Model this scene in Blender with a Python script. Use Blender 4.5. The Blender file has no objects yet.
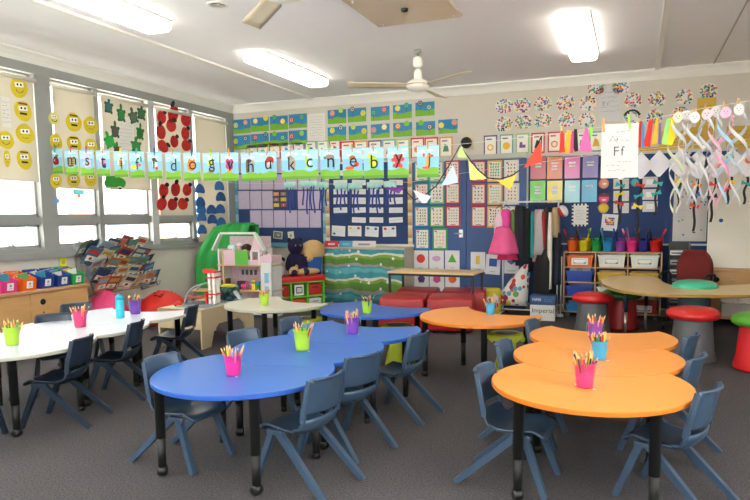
import bpy, bmesh, math, random
from mathutils import Vector, Matrix
random.seed(11)
sc = bpy.context.scene
COL = sc.collection
PI = math.pi

# ------------------------------------------------------------------ camera, sky, light, exposure
H = 1.45
F_PX, YAW, PITCH, ROLL, CXP, CYP = 619.085, -0.3627009, 0.1013956, -0.0100365, 398.4408, 278.3997
FW = Vector((math.sin(YAW) * math.cos(PITCH), math.cos(YAW) * math.cos(PITCH), -math.sin(PITCH)))
_r = Vector((math.cos(YAW), -math.sin(YAW), 0))
_u = _r.cross(FW)
RT = math.cos(ROLL) * _r + math.sin(ROLL) * _u
UP = -math.sin(ROLL) * _r + math.cos(ROLL) * _u
CAMPOS = Vector((0, 0, H))
cam_d = bpy.data.cameras.new('camera')
cam = bpy.data.objects.new('camera', cam_d)
COL.objects.link(cam)
cam.matrix_world = Matrix(((RT.x, UP.x, -FW.x, 0), (RT.y, UP.y, -FW.y, 0), (RT.z, UP.z, -FW.z, H), (0, 0, 0, 1)))
cam_d.sensor_width = 36
cam_d.lens = F_PX / 750 * 36
cam_d.shift_x = (375 - CXP) / 750
cam_d.shift_y = (CYP - 250) / 750
cam_d.clip_start = 0.05
sc.camera = cam

w = bpy.data.worlds.new('sky'); sc.world = w; w.use_nodes = True
nt = w.node_tree
bg = nt.nodes['Background']
sky = nt.nodes.new('ShaderNodeTexSky'); sky.sky_type = 'HOSEK_WILKIE'
sky.sun_direction = (0.5, 0.3, 0.8); sky.turbidity = 6
mx = nt.nodes.new('ShaderNodeMixRGB'); mx.inputs[0].default_value = 0.8
mx.inputs[2].default_value = (1.0, 0.99, 0.97, 1)
nt.links.new(sky.outputs[0], mx.inputs[1]); nt.links.new(mx.outputs[0], bg.inputs[0])
bg.inputs[1].default_value = 4.5
sun_d = bpy.data.lights.new('sun', 'SUN'); sun_d.energy = 16; sun_d.angle = 0.03
sun = bpy.data.objects.new('sun', sun_d); COL.objects.link(sun)
sun.rotation_euler = (math.radians(-38), math.radians(4), 0)
LAMP_STRENGTH = 3.2
sc.view_settings.view_transform = 'Standard'
sc.view_settings.look = 'None'
sc.view_settings.gamma = 1
sc.view_settings.exposure = 1.4
sc.view_settings.use_curve_mapping = False
sc.cycles.max_bounces = 8
sc.cycles.diffuse_bounces = 5

# ------------------------------------------------------------------ helpers
def at(px, py, X=None, Y=None, Z=None):
    """the point of the world plane X=.., Y=.. or Z=.. that the photo shows at this pixel"""
    d = RT * ((px - CXP) / F_PX) - UP * ((py - CYP) / F_PX) + FW
    if X is not None: t = (X - CAMPOS.x) / d.x
    elif Y is not None: t = (Y - CAMPOS.y) / d.y
    else: t = (Z - CAMPOS.z) / d.z
    return CAMPOS + d * t

def lin(c): return c / 12.92 if c <= 0.04045 else ((c + 0.055) / 1.055) ** 2.4
def rgb(h):
    h = h.lstrip('#')
    return tuple(lin(int(h[i:i + 2], 16) / 255) for i in (0, 2, 4)) + (1,)
_mats = {}
def M(h, rough=0.6, metal=0.0, noise=0.06, scale=40.0, bump=0.0, emit=0.0, coat=0.0, sheen=0.0):
    key = (h, rough, metal, noise, scale, bump, emit, coat, sheen)
    if key in _mats: return _mats[key]
    m = bpy.data.materials.new('paint_' + h.lstrip('#'))
    m.use_nodes = True
    n = m.node_tree.nodes; l = m.node_tree.links
    b = n['Principled BSDF']
    b.inputs['Roughness'].default_value = rough
    b.inputs['Metallic'].default_value = metal
    if coat: b.inputs['Coat Weight'].default_value = coat
    if sheen: b.inputs['Sheen Weight'].default_value = sheen
    c = rgb(h)
    tc = n.new('ShaderNodeTexCoord'); ns = n.new('ShaderNodeTexNoise')
    ns.inputs['Scale'].default_value = scale; ns.inputs['Detail'].default_value = 3
    l.new(tc.outputs['Object'], ns.inputs['Vector'])
    mix = n.new('ShaderNodeMixRGB')
    mix.inputs[1].default_value = tuple(max(0, v * (1 - noise)) for v in c[:3]) + (1,)
    mix.inputs[2].default_value = tuple(min(1, v * (1 + noise)) for v in c[:3]) + (1,)
    l.new(ns.outputs['Fac'], mix.inputs[0]); l.new(mix.outputs[0], b.inputs['Base Color'])
    if bump:
        bp = n.new('ShaderNodeBump'); bp.inputs['Strength'].default_value = bump; bp.inputs['Distance'].default_value = 0.01
        l.new(ns.outputs['Fac'], bp.inputs['Height']); l.new(bp.outputs[0], b.inputs['Normal'])
    if emit:
        l.new(mix.outputs[0], b.inputs['Emission Color']); b.inputs['Emission Strength'].default_value = emit
    _mats[key] = m
    return m

def wood(h1, h2, rough=0.45, scale=(2, 2, 14), name='wood'):
    key = (h1, h2, rough, scale)
    if key in _mats: return _mats[key]
    m = bpy.data.materials.new(name); m.use_nodes = True
    n = m.node_tree.nodes; l = m.node_tree.links; b = n['Principled BSDF']
    b.inputs['Roughness'].default_value = rough
    tc = n.new('ShaderNodeTexCoord'); mp = n.new('ShaderNodeMapping'); mp.inputs['Scale'].default_value = scale
    ns = n.new('ShaderNodeTexNoise'); ns.inputs['Scale'].default_value = 3; ns.inputs['Detail'].default_value = 6
    mix = n.new('ShaderNodeMixRGB'); mix.inputs[1].default_value = rgb(h1); mix.inputs[2].default_value = rgb(h2)
    l.new(tc.outputs['Object'], mp.inputs[0]); l.new(mp.outputs[0], ns.inputs['Vector'])
    l.new(ns.outputs['Fac'], mix.inputs[0]); l.new(mix.outputs[0], b.inputs['Base Color'])
    _mats[key] = m
    return m

def glass_mat():
    m = bpy.data.materials.new('window_glass'); m.use_nodes = True
    n = m.node_tree.nodes; l = m.node_tree.links
    for x in list(n): n.remove(x)
    out = n.new('ShaderNodeOutputMaterial'); mix = n.new('ShaderNodeMixShader')
    tr = n.new('ShaderNodeBsdfTransparent'); gl = n.new('ShaderNodeBsdfGlossy'); gl.inputs['Roughness'].default_value = 0.03
    tr.inputs[0].default_value = (0.96, 0.98, 0.97, 1)
    lw = n.new('ShaderNodeLayerWeight'); lw.inputs[0].default_value = 0.5
    fr = n.new('ShaderNodeMath'); fr.operation = 'POWER'; fr.inputs[1].default_value = 5
    l.new(lw.outputs['Facing'], fr.inputs[0]); l.new(fr.outputs[0], mix.inputs[0]); l.new(tr.outputs[0], mix.inputs[1]); l.new(gl.outputs[0], mix.inputs[2])
    l.new(mix.outputs[0], out.inputs[0])
    return m
def translucent(h, amount=0.35, rough=0.8):
    key = ('tl', h, amount)
    if key in _mats: return _mats[key]
    m = bpy.data.materials.new('thin_' + h.lstrip('#')); m.use_nodes = True
    n = m.node_tree.nodes; l = m.node_tree.links; b = n['Principled BSDF']
    b.inputs['Base Color'].default_value = rgb(h); b.inputs['Roughness'].default_value = rough
    ns = n.new('ShaderNodeTexNoise'); ns.inputs['Scale'].default_value = 60
    bp = n.new('ShaderNodeBump'); bp.inputs['Strength'].default_value = 0.05
    l.new(ns.outputs['Fac'], bp.inputs['Height']); l.new(bp.outputs[0], b.inputs['Normal'])
    t = n.new('ShaderNodeBsdfTranslucent'); t.inputs[0].default_value = rgb(h)
    mix = n.new('ShaderNodeMixShader'); mix.inputs[0].default_value = amount
    l.new(b.outputs[0], mix.inputs[1]); l.new(t.outputs[0], mix.inputs[2]); l.new(mix.outputs[0], n['Material Output'].inputs[0])
    _mats[key] = m
    return m

_txt = {}
def text_geo(s):
    if s in _txt: return _txt[s]
    cu = bpy.data.curves.new('t', 'FONT'); cu.body = s; cu.resolution_u = 3
    o = bpy.data.objects.new('t', cu); COL.objects.link(o)
    me = bpy.data.meshes.new_from_object(o.evaluated_get(bpy.context.evaluated_depsgraph_get()))
    vs = [v.co.copy() for v in me.vertices]; fs = [tuple(p.vertices) for p in me.polygons]
    bpy.data.objects.remove(o); bpy.data.meshes.remove(me); bpy.data.curves.remove(cu)
    x0 = min(v.x for v in vs); x1 = max(v.x for v in vs); y0 = min(v.y for v in vs); y1 = max(v.y for v in vs)
    g = ([((v.x - (x0 + x1) / 2) / (y1 - y0), (v.y - (y0 + y1) / 2) / (y1 - y0)) for v in vs], fs)
    _txt[s] = g
    return g

class MB:
    """collects shapes, links them as one mesh object"""
    def __init__(s): s.v = []; s.f = []; s.m = []; s.s = []; s.mats = []; s.T = Matrix.Identity(4); s.off = .0038
    def mi(s, m):
        if isinstance(m, str): m = M(m)
        if m not in s.mats: s.mats.append(m)
        return s.mats.index(m)
    def add(s, vs, fs, m, smooth=False):
        o = len(s.v); k = s.mi(m)
        s.v += [s.T @ Vector(v) for v in vs]
        for f in fs: s.f.append(tuple(i + o for i in f)); s.m.append(k); s.s.append(smooth)
        return s
    def box(s, x0, x1, y0, y1, z0, z1, m):
        v = [(x, y, z) for z in (z0, z1) for y in (y0, y1) for x in (x0, x1)]
        return s.add(v, [(0, 2, 3, 1), (4, 5, 7, 6), (0, 1, 5, 4), (2, 6, 7, 3), (0, 4, 6, 2), (1, 3, 7, 5)], m)
    def rbox(s, x0, x1, y0, y1, z0, z1, r, m, seg=2):
        bm = bmesh.new(); bmesh.ops.create_cube(bm, size=1)
        for v in bm.verts: v.co = Vector(((x0 + x1) / 2 + v.co.x * (x1 - x0), (y0 + y1) / 2 + v.co.y * (y1 - y0), (z0 + z1) / 2 + v.co.z * (z1 - z0)))
        bmesh.ops.bevel(bm, geom=bm.edges[:], offset=r, segments=seg, profile=0.5, affect='EDGES')
        bm.verts.index_update()
        s.add([v.co for v in bm.verts], [[v.index for v in f.verts] for f in bm.faces], m, True); bm.free(); return s
    def lathe(s, prof, m, n=16, c=(0, 0, 0), smooth=True, sx=1, sy=1):
        vs = []; fs = []
        for r, z in prof:
            for i in range(n):
                a = 2 * PI * i / n; vs.append((c[0] + sx * r * math.cos(a), c[1] + sy * r * math.sin(a), c[2] + z))
        for j in range(len(prof) - 1):
            for i in range(n):
                a, b = j * n + i, j * n + (i + 1) % n
                fs.append((a, b, b + n, a + n))
        if prof[0][0] > 1e-4: fs.append(tuple(range(n - 1, -1, -1)))
        if prof[-1][0] > 1e-4: fs.append(tuple((len(prof) - 1) * n + i for i in range(n)))
        return s.add(vs, fs, m, smooth)
    def tube(s, pts, r, m, n=8, smooth=True):
        pts = [Vector(p) for p in pts]; rs = r if isinstance(r, (list, tuple)) else [r] * len(pts)
        vs = []; fs = []; prev = None
        for i, p in enumerate(pts):
            d = (pts[min(i + 1, len(pts) - 1)] - pts[max(i - 1, 0)]).normalized()
            a = Vector((0, 0, 1)) if prev is None else prev
            if abs(d.dot(a)) > 0.98: a = Vector((1, 0, 0)) if abs(d.x) < 0.9 else Vector((0, 1, 0))
            e1 = (a - d * a.dot(d)).normalized(); e2 = d.cross(e1); prev = e1
            for k in range(n):
                t = 2 * PI * k / n; vs.append(p + e1 * (rs[i] * math.cos(t)) + e2 * (rs[i] * math.sin(t)))
        for j in range(len(pts) - 1):
            for k in range(n):
                a, b = j * n + k, j * n + (k + 1) % n; fs.append((a, b, b + n, a + n))
        fs.append(tuple(range(n - 1, -1, -1))); fs.append(tuple((len(pts) - 1) * n + k for k in range(n)))
        return s.add(vs, fs, m, smooth)
    def bar(s, p0, p1, a, b, m, ref=(1, 0, 0), a1=None, b1=None):
        """tapered rectangular bar: a wide along ref, b deep"""
        p0, p1, ref = Vector(p0), Vector(p1), Vector(ref); d = (p1 - p0).normalized()
        e1 = (ref - d * ref.dot(d)).normalized(); e2 = d.cross(e1); a1 = a if a1 is None else a1; b1 = b if b1 is None else b1
        vs = []
        for p, aa, bb in ((p0, a, b), (p1, a1, b1)):
            for u, v in ((-1, -1), (1, -1), (1, 1), (-1, 1)): vs.append(p + e1 * (u * aa / 2) + e2 * (v * bb / 2))
        return s.add(vs, [(3, 2, 1, 0), (4, 5, 6, 7), (0, 1, 5, 4), (1, 2, 6, 5), (2, 3, 7, 6), (3, 0, 4, 7)], m)
    def prism(s, out, z0, z1, m, mside=None, bev=0.0):
        n = len(out); mside = mside or m
        def ring(z, k):
            if not k: return [(x, y, z) for x, y in out]
            r = []
            for i, (x, y) in enumerate(out):
                ax, ay = out[i - 1]; bx, by = out[(i + 1) % n]
                dx, dy = bx - ax, by - ay; l = math.hypot(dx, dy) or 1
                r.append((x - dy / l * k, y + dx / l * k, z))
            return r
        if bev:
            R = [ring(z0, bev), ring(z0 + bev, 0), ring(z1 - bev, 0), ring(z1, bev)]
        else: R = [ring(z0, 0), ring(z1, 0)]
        for j in range(len(R) - 1):
            s.add(R[j] + R[j + 1], [(i, (i + 1) % n, n + (i + 1) % n, n + i) for i in range(n)], mside)
        s.add(R[-1], [tuple(range(n))], m); s.add(R[0], [tuple(range(n - 1, -1, -1))], mside)
        return s
    def ell(s, c, r, m, nu=14, nv=9, rot=None):
        vs = []; fs = []; R = rot or Matrix.Identity(3)
        for j in range(nv + 1):
            p = -PI / 2 + PI * j / nv
            for i in range(nu):
                a = 2 * PI * i / nu
                vs.append(Vector(c) + R @ Vector((r[0] * math.cos(p) * math.cos(a), r[1] * math.cos(p) * math.sin(a), r[2] * math.sin(p))))
        for j in range(nv):
            for i in range(nu):
                a, b = j * nu + i, j * nu + (i + 1) % nu; fs.append((a, b, b + nu, a + nu))
        return s.add(vs, fs, m, True)
    def shell(s, P, t, m):
        """thick sheet over a grid of points"""
        nu, nv = len(P), len(P[0]); P = [[Vector(p) for p in r] for r in P]
        Q = []
        for i in range(nu):
            q = []
            for j in range(nv):
                a = P[min(i + 1, nu - 1)][j] - P[max(i - 1, 0)][j]; b = P[i][min(j + 1, nv - 1)] - P[i][max(j - 1, 0)]
                q.append(P[i][j] + a.cross(b).normalized() * t)
            Q.append(q)
        vs = [p for r in P for p in r] + [p for r in Q for p in r]; N = nu * nv; fs = []
        for i in range(nu - 1):
            for j in range(nv - 1):
                a = i * nv + j; fs.append((a, a + nv, a + nv + 1, a + 1)); fs.append((N + a, N + a + 1, N + a + nv + 1, N + a + nv))
        rim = [j for j in range(nv)] + [i * nv + nv - 1 for i in range(1, nu)] + [(nu - 1) * nv + j for j in range(nv - 2, -1, -1)] + [i * nv for i in range(nu - 2, 0, -1)]
        for k in range(len(rim)):
            a, b = rim[k], rim[(k + 1) % len(rim)]; fs.append((a, b, b + N, a + N))
        return s.add(vs, fs, m, True)
    # flat artwork on a sheet: local x right, z up, facing -y
    def rect(s, cx, cz, w, h, m, lay=1, rot=0):
        c, q = math.cos(rot), math.sin(rot); y = -s.off - 0.0012 * lay
        pts = [(cx + u * w / 2 * c - v * h / 2 * q, y, cz + u * w / 2 * q + v * h / 2 * c) for u, v in ((-1, -1), (1, -1), (1, 1), (-1, 1))]
        return s.add(pts, [(0, 1, 2, 3)], m)
    def disc(s, cx, cz, rx, rz, m, lay=1, n=14):
        y = -s.off - 0.0012 * lay
        return s.add([(cx + rx * math.cos(2 * PI * i / n), y, cz + rz * math.sin(2 * PI * i / n)) for i in range(n)], [tuple(range(n))], m)
    def poly(s, pts, m, lay=1):
        y = -s.off - 0.0012 * lay
        return s.add([(x, y, z) for x, z in pts], [tuple(range(len(pts)))], m)
    def text(s, st, cx, cz, h, m, lay=1, rot=0, wmax=None):
        v, f = text_geo(st); y = -s.off - 0.0012 * lay; c, q = math.cos(rot), math.sin(rot); hx = h
        if wmax: hx = min(h, wmax / (max(p[0] for p in v) - min(p[0] for p in v)))
        return s.add([(cx + a * hx * c - b * h * q, y, cz + a * hx * q + b * h * c) for a, b in v], f, m)
    def sheet(s, w, h, m, t=0.003):
        s.off = t + .0008
        return s.box(-w / 2, w / 2, -t, 0, -h / 2, h / 2, m)
    def scribble(s, cx, cz, w, h, rows, m='#6b6b70', lay=2, th=0.004):
        for i in range(rows):
            z = cz + h / 2 - (i + 0.5) * h / rows; x = cx - w / 2
            while x < cx + w / 2 - 0.01:
                l = random.uniform(0.012, 0.035)
                s.rect(x + l / 2, z + random.uniform(-.15, .15) * h / rows, min(l, cx + w / 2 - x), th, m, lay, random.uniform(-.2, .2)); x += l + random.uniform(.006, .018)
        return s
    def build(s, name, parent=None, loc=(0, 0, 0), rz=0, kind=None):
        me = bpy.data.meshes.new(name); me.from_pydata([tuple(v) for v in s.v], [], s.f)
        for m in s.mats: me.materials.append(m)
        me.polygons.foreach_set('material_index', s.m); me.polygons.foreach_set('use_smooth', s.s)
        me.update()
        o = bpy.data.objects.new(name, me); COL.objects.link(o)
        o.location = loc; o.rotation_euler = (0, 0, rz)
        if parent: o.parent = parent
        if kind: o['kind'] = kind
        return o

def tag(o, label, cat, group=None):
    o['label'] = label; o['category'] = cat
    if group: o['group'] = group
    return o
def thing(name, label, cat, loc=(0, 0, 0), rz=0, group=None):
    o = bpy.data.objects.new(name, None); COL.objects.link(o); o.empty_display_size = 0.1
    o.location = loc; o.rotation_euler = (0, 0, rz)
    return tag(o, label, cat, group)
def single(name, mb, label, cat, loc=(0, 0, 0), rz=0, group=None):
    return tag(mb.build(name, None, loc, rz), label, cat, group)
def dup(root, loc, rz, label, group=None):
    r = root.copy(); COL.objects.link(r); r.location = loc; r.rotation_euler = (0, 0, rz); r['label'] = label
    if group: r['group'] = group
    for ch in list(root.children):
        c = ch.copy(); COL.objects.link(c); c.parent = r
        for g in list(ch.children):
            d = g.copy(); COL.objects.link(d); d.parent = c
    return r
def struct(name, mb, loc=(0, 0, 0), rz=0): return mb.build(name, None, loc, rz, 'structure')
# ------------------------------------------------------------------ the room
XL, XR, YB, YR, ZC = -6.64, 2.6, 9.35, -1.8, 3.38
CREAM = M('#c9c3b9', 0.8, noise=0.03, scale=6, bump=0.03)
CEIL = M('#f0f0f5', 0.85, noise=0.02, scale=5)
WHITE = M('#e9e8e4', 0.5, noise=0.02)
GREY = M('#8f918f', 0.5, noise=0.04, scale=10)
LGREY = M('#b9bbbb', 0.5, noise=0.04, scale=10)
BLACK = M('#141414', 0.45, noise=0.1)
NAVY = M('#27406f', 0.85, noise=0.12, scale=200, bump=0.1)
STEEL = M('#b8bab8', 0.3, metal=0.9, noise=0.03)

def carpet():
    m = bpy.data.materials.new('carpet'); m.use_nodes = True
    n = m.node_tree.nodes; l = m.node_tree.links; b = n['Principled BSDF']; b.inputs['Roughness'].default_value = 0.95
    tc = n.new('ShaderNodeTexCoord')
    a = n.new('ShaderNodeTexNoise'); a.inputs['Scale'].default_value = 90; a.inputs['Detail'].default_value = 4
    c = n.new('ShaderNodeTexNoise'); c.inputs['Scale'].default_value = 1.3; c.inputs['Detail'].default_value = 3
    for x in (a, c): l.new(tc.outputs['Object'], x.inputs['Vector'])
    r = n.new('ShaderNodeValToRGB'); r.color_ramp.elements[0].color = rgb('#2c292d'); r.color_ramp.elements[1].color = rgb('#625d60')
    r.color_ramp.elements[0].position = 0.3; r.color_ramp.elements[1].position = 0.7
    l.new(a.outputs['Fac'], r.inputs[0])
    mix = n.new('ShaderNodeMixRGB'); mix.blend_type = 'MULTIPLY'; mix.inputs[0].default_value = 0.35
    l.new(r.outputs[0], mix.inputs[1]); l.new(c.outputs['Fac'], mix.inputs[2]); l.new(mix.outputs[0], b.inputs['Base Color'])
    bp = n.new('ShaderNodeBump'); bp.inputs['Strength'].default_value = 0.6; bp.inputs['Distance'].default_value = 0.006
    l.new(a.outputs['Fac'], bp.inputs['Height']); l.new(bp.outputs[0], b.inputs['Normal'])
    return m
struct('floor', MB().box(XL - .2, XR + .2, YR - .2, YB + .2, -0.1, 0, carpet()))
struct('ceiling', MB().box(XL - .2, XR + .2, YR - .2, YB + .2, ZC, ZC + .1, CEIL))
struct('wall_back', MB().box(XL, XR, YB, YB + .2, 0, ZC, CREAM))
mb = MB(); mb.box(XR, XR + .2, YR, YB, 0, 1.0, CREAM).box(XR, XR + .2, YR, YB, 3.1, ZC, CREAM)
for a, b in ((YR, -1.5), (.8, 1.1), (3.4, YB)): mb.box(XR, XR + .2, a, b, 1.0, 3.1, CREAM)
struct('wall_right', mb)
mb = MB(); mb.box(XL, XR, YR - .2, YR, 0, 1.0, CREAM).box(XL, XR, YR - .2, YR, 3.1, ZC, CREAM)
for a, b in ((XL, -5.6), (-3.7, -3.4), (-1.5, -1.2), (.7, XR)): mb.box(a, b, YR - .2, YR, 1.0, 3.1, CREAM)
struct('wall_rear', mb)
mb = MB(); mb.box(XL - .2, XL, YR, YB, 0, 1.0, CREAM); mb.box(XL - .2, XL - .06, YR, YB, 3.2, ZC, CREAM)
struct('wall_left', mb)
struct('baseboard_back', MB().box(XL, XR, YB - .015, YB, 0, .09, M('#8a8478', .5)))
struct('baseboard_left', MB().box(XL, XL + .015, YR, YB, 0, .09, M('#8a8478', .5)))
# cornices, battens
def cove(name, p0, p1, nx, ny):
    mb = MB(); d = Vector(p1) - Vector(p0); prof = [(0, 0), (0, -.13), (.02, -.13), (.045, -.085), (.085, -.045), (.12, -.02), (.12, 0)]
    vs = [Vector(p) + Vector((nx * a, ny * a, b)) for p in (p0, p1) for a, b in prof]; n = len(prof)
    fs = [(i, (i + 1) % n, n + (i + 1) % n, n + i) for i in range(n)] + [tuple(range(n)), tuple(range(2 * n - 1, n - 1, -1))]
    mb.add(vs, fs, WHITE); return struct(name, mb)
cove('trim_1', (XL, YB, ZC), (XR, YB, ZC), 0, -1)
cove('trim_2', (XL, YR, ZC), (XL, YB, ZC), 1, 0)
cove('trim_3', (XR, YR, ZC), (XR, YB, ZC), -1, 0)
struct('trim_4', MB().box(-5.03, -4.97, YR, YB - .12, ZC - .025, ZC, WHITE))
struct('trim_5', MB().box(.21, .27, YR, YB - .12, ZC - .025, ZC, WHITE))
struct('trim_6', MB().box(.915, .93, YR, YB - .12, ZC - .008, ZC, M('#a9a9a9', .6)))
# window wall: sill, header, transom and posts in grey paint
struct('trim_7', MB().box(XL - .12, XL + .05, YR, YB, .98, 1.055, GREY).box(XL - .12, XL + .0, YR, YB, 1.055, 1.11, GREY))
struct('trim_8', MB().box(XL - .14, XL + .03, YR, YB, 3.14, 3.25, GREY))
struct('trim_9', MB().box(XL - .12, XL - .005, YR, YB, 1.385, 1.48, GREY))
posts = [(-1.63, .22), (.17, .22), (1.97, .22), (3.77, .22), (5.57, .22), (7.35, .13), (9.24, .21)]
k = 10
for y, wd in posts:
    struct('trim_%d' % k, MB().box(XL - .14, XL + .02, y - wd / 2, y + wd / 2, 1.05, 3.2, GREY if wd > .2 else LGREY)); k += 1
muls = [-.73, 1.07, 2.87, 4.67, 6.375, 8.245]
for y in muls:
    struct('trim_%d' % k, MB().box(XL - .12, XL, y - .04, y + .04, 1.05, 3.2, GREY)); k += 1
GLASS = glass_mat()
edges = []
allp = sorted([(y - wd / 2, y + wd / 2) for y, wd in posts] + [(y - .04, y + .04) for y in muls])
bays = [(allp[i][1], allp[i + 1][0]) for i in range(len(allp) - 1)]
for i, (a, b) in enumerate(bays):
    mb = MB()
    for z0, z1 in ((1.11, 1.385), (1.48, 3.14)):
        t = .028
        mb.box(XL - .10, XL - .05, a, a + t, z0, z1, GREY).box(XL - .10, XL - .05, b - t, b, z0, z1, GREY)
        mb.box(XL - .10, XL - .05, a, b, z0, z0 + t, GREY).box(XL - .10, XL - .05, a, b, z1 - t, z1, GREY)
    o = struct('window_%d' % (i + 1), mb)
    MB().box(XL - .078, XL - .072, a + .02, b - .02, 1.12, 1.375, GLASS).box(XL - .078, XL - .072, a + .02, b - .02, 1.49, 3.13, GLASS).build('window_pane', o)
    h = MB(); h.box(XL - .05, XL - .035, (a + b) / 2 - .04, (a + b) / 2 + .04, 1.135, 1.15, STEEL).box(XL - .045, XL - .02, (a + b) / 2 - .008, (a + b) / 2 + .008, 1.13, 1.18, STEEL); h.build('window_latch', o)

for i, (a, b) in enumerate(((-5.6, -3.7), (-3.4, -1.5), (-1.2, .7))):  # unseen rear-wall windows, added to let in frontal daylight
    mb = MB()
    for z0, z1 in ((1.0, 1.06), (3.04, 3.1)): mb.box(a, b, YR - .12, YR - .05, z0, z1, GREY)
    for x in (a, (a + b) / 2 - .03, b - .06): mb.box(x, x + .06, YR - .12, YR - .05, 1.0, 3.1, GREY)
    o = struct('window_%d' % (20 + i), mb)
    MB().box(a + .03, b - .03, YR - .09, YR - .08, 1.03, 3.07, GLASS).build('window_pane', o)
for i, (a, b) in enumerate(((-1.5, .8), (1.1, 3.4))):  # right-wall windows out of view, added to bring daylight to this side
    mb = MB()
    for z0, z1 in ((1.0, 1.06), (3.04, 3.1)): mb.box(XR + .05, XR + .12, a, b, z0, z1, GREY)
    for y in (a, (a + b) / 2 - .03, b - .06): mb.box(XR + .05, XR + .12, y, y + .06, 1.0, 3.1, GREY)
    o = struct('window_%d' % (30 + i), mb)
    MB().box(XR + .08, XR + .09, a + .03, b - .03, 1.03, 3.07, GLASS).build('window_pane', o)
# outside: ground and the neighbouring classroom block
struct('ground', MB().box(-60, 40, -40, 60, -.5, -.4, M('#e2dccf', .9, noise=.1, scale=3)))
blk = thing('school_building', 'pale rendered school building with brick piers outside the windows', 'building', (-12.5, 6, -.4))
mb = MB(); mb.box(-3, 0, -14, 30, 0, 3.6, M('#e6e0d6', .8)); mb.build('wall', blk)
MB().box(-3.2, .7, -14.3, 30.3, 3.6, 3.8, M('#c9cdd0', .6)).build('roof', blk)
brick = M('#c98d78', .85, noise=.25, scale=30)
for i in range(14):
    y = -13 + i * 3.0
    MB().box(0, .12, y, y + .7, 0, 3.6, brick).build('brick_pier', blk)
    f = MB(); f.box(.0, .05, y + 1.0, y + 2.7, .9, 2.6, M('#f2f2f0', .4)); fo = f.build('window', blk)
    MB().box(.05, .06, y + 1.08, y + 1.8, .98, 2.5, M('#7d97a8', .1)).box(.05, .06, y + 1.9, y + 2.62, .98, 2.5, M('#7d97a8', .1)).build('pane', fo)

# ------------------------------------------------------------------ ceiling things
LAMP = M('#fff8e6', .4, noise=0, emit=LAMP_STRENGTH)
def lamp(x, y0, label):
    t = thing('fluorescent_light', label, 'ceiling light', (x, y0, ZC), 0, 'prismatic ceiling light fittings')
    b = MB(); b.box(-.165, .165, 0, 1.6, -.02, 0, WHITE); b.build('housing', t)
    d = MB()
    pr = [(-.16, -.02), (-.15, -.085), (-.12, -.105), (.12, -.105), (.15, -.085), (.16, -.02)]; n = len(pr)
    vs = [(a, .005, z) for a, z in pr] + [(a, 1.595, z) for a, z in pr]
    d.add(vs, [(i, i + 1, n + i + 1, n + i) for i in range(n - 1)] + [tuple(range(n - 1, -1, -1)), tuple(range(n, 2 * n))], LAMP)
    d.build('diffuser', t)
lamp(-4.46, 3.52, 'long lit fluorescent fitting at the top left, cut off by the photo edge')
lamp(-4.24, 6.45, 'lit fluorescent fitting above the alphabet bunting, nearest the left back corner')
lamp(-.61, 6.4, 'lit fluorescent fitting at the right, above the dot art portraits')
for x, y, s in ((-4.35, .5, 'left'), (-.61, 3.4, 'right middle'), (-.61, .4, 'right'),):  # unseen fittings added along both rows to even out the lighting
    lamp(x, y, 'lit fluorescent fitting added out of view in the %s row' % s)

def fan(x, y, drop, rz, label, blades=3):
    t = thing('ceiling_fan', label, 'ceiling fan', (x, y, ZC), rz, 'cream three-bladed ceiling fans')
    fc = M('#d9cdb4', .35, noise=.03); wt = M('#efede6', .35)
    MB().lathe([(.045, 0), (.05, -.02), (.02, -.04)], STEEL).build('hook_plate', t)
    MB().lathe([(.012, -.02), (.012, -drop + .05)], STEEL, 8).build('down_rod', t)
    MB().lathe([(.03, -.07), (.055, -.1), (.06, -.16), (.05, -.19), (.03, -.2)], wt).lathe([(.03, -drop + .18), (.045, -drop + .15), (.05, -drop + .08), (.06, -drop + .06)], wt).build('canopy', t)
    mo = MB(); mo.lathe([(.05, -drop + .07), (.1, -drop + .05), (.135, -drop + .02), (.14, -drop - .02), (.11, -drop - .055), (.05, -drop - .075), (0, -drop - .08)], wt, 24); mo.build('motor', t)
    MB().lathe([(.142, -drop + .006), (.144, -drop), (.142, -drop - .006)], M('#b59a6a', .3, metal=.6), 24).build('trim_ring', t)
    for i in range(blades):
        b = MB(); b.T = Matrix.Rotation(2 * PI * i / blades, 4, 'Z')
        P = [[(.10 + u * .74, (v - .5) * (.13 + .02 * u) * (1 if u > .12 else .5), -drop - .005 - .02 * (v - .5) ** 2 + .035 * (v - .5)) for v in (0, .25, .5, .75, 1)] for u in (0, .1, .2, .4, .6, .8, 1)]
        b.shell(P, .006, fc); b.build('blade', t)
fan(-2.43, 7.12, .40, math.radians(-153), 'cream three-bladed ceiling fan hanging in front of the blue and green pictures')
pf = at(283, -7, Z=2.93)
fan(pf.x, pf.y, .43, math.radians(138.5), 'near ceiling fan partly cut off by the top edge of the photo')
# hatch
hp = [at(342, 1, Z=ZC - .03), at(381, 27.5, Z=ZC - .03), at(462, 16, Z=ZC - .03)]
x0, x1, y1 = -2.47, -1.6, 6.02
t = thing('ceiling_panel', 'glossy beige square panel with knobs fixed under the ceiling', 'ceiling panel', ((x0 + x1) / 2, y1 - .43, ZC))
hm = M('#d9c3a5', .22, noise=.05, coat=.6)
MB().box(-.435, .435, -.43, .43, -.03, -.005, hm).build('panel', t)
for sx in (-1, 1):
    for sy in (-1, 1): MB().lathe([(.012, -.045), (.014, -.03), (.006, -.0)], STEEL, 8, c=(sx * .36, sy * .36, 0)).build('screw_knob', t)
MB().lathe([(0, -.06), (.03, -.055), (.035, -.03)], BLACK, 12).build('sensor', t)
dl = at(218, 4.5, Z=ZC)
t = thing('downlight', 'small round recessed downlight near the top edge, chrome reflector', 'downlight', (dl.x, dl.y, ZC))
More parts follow.
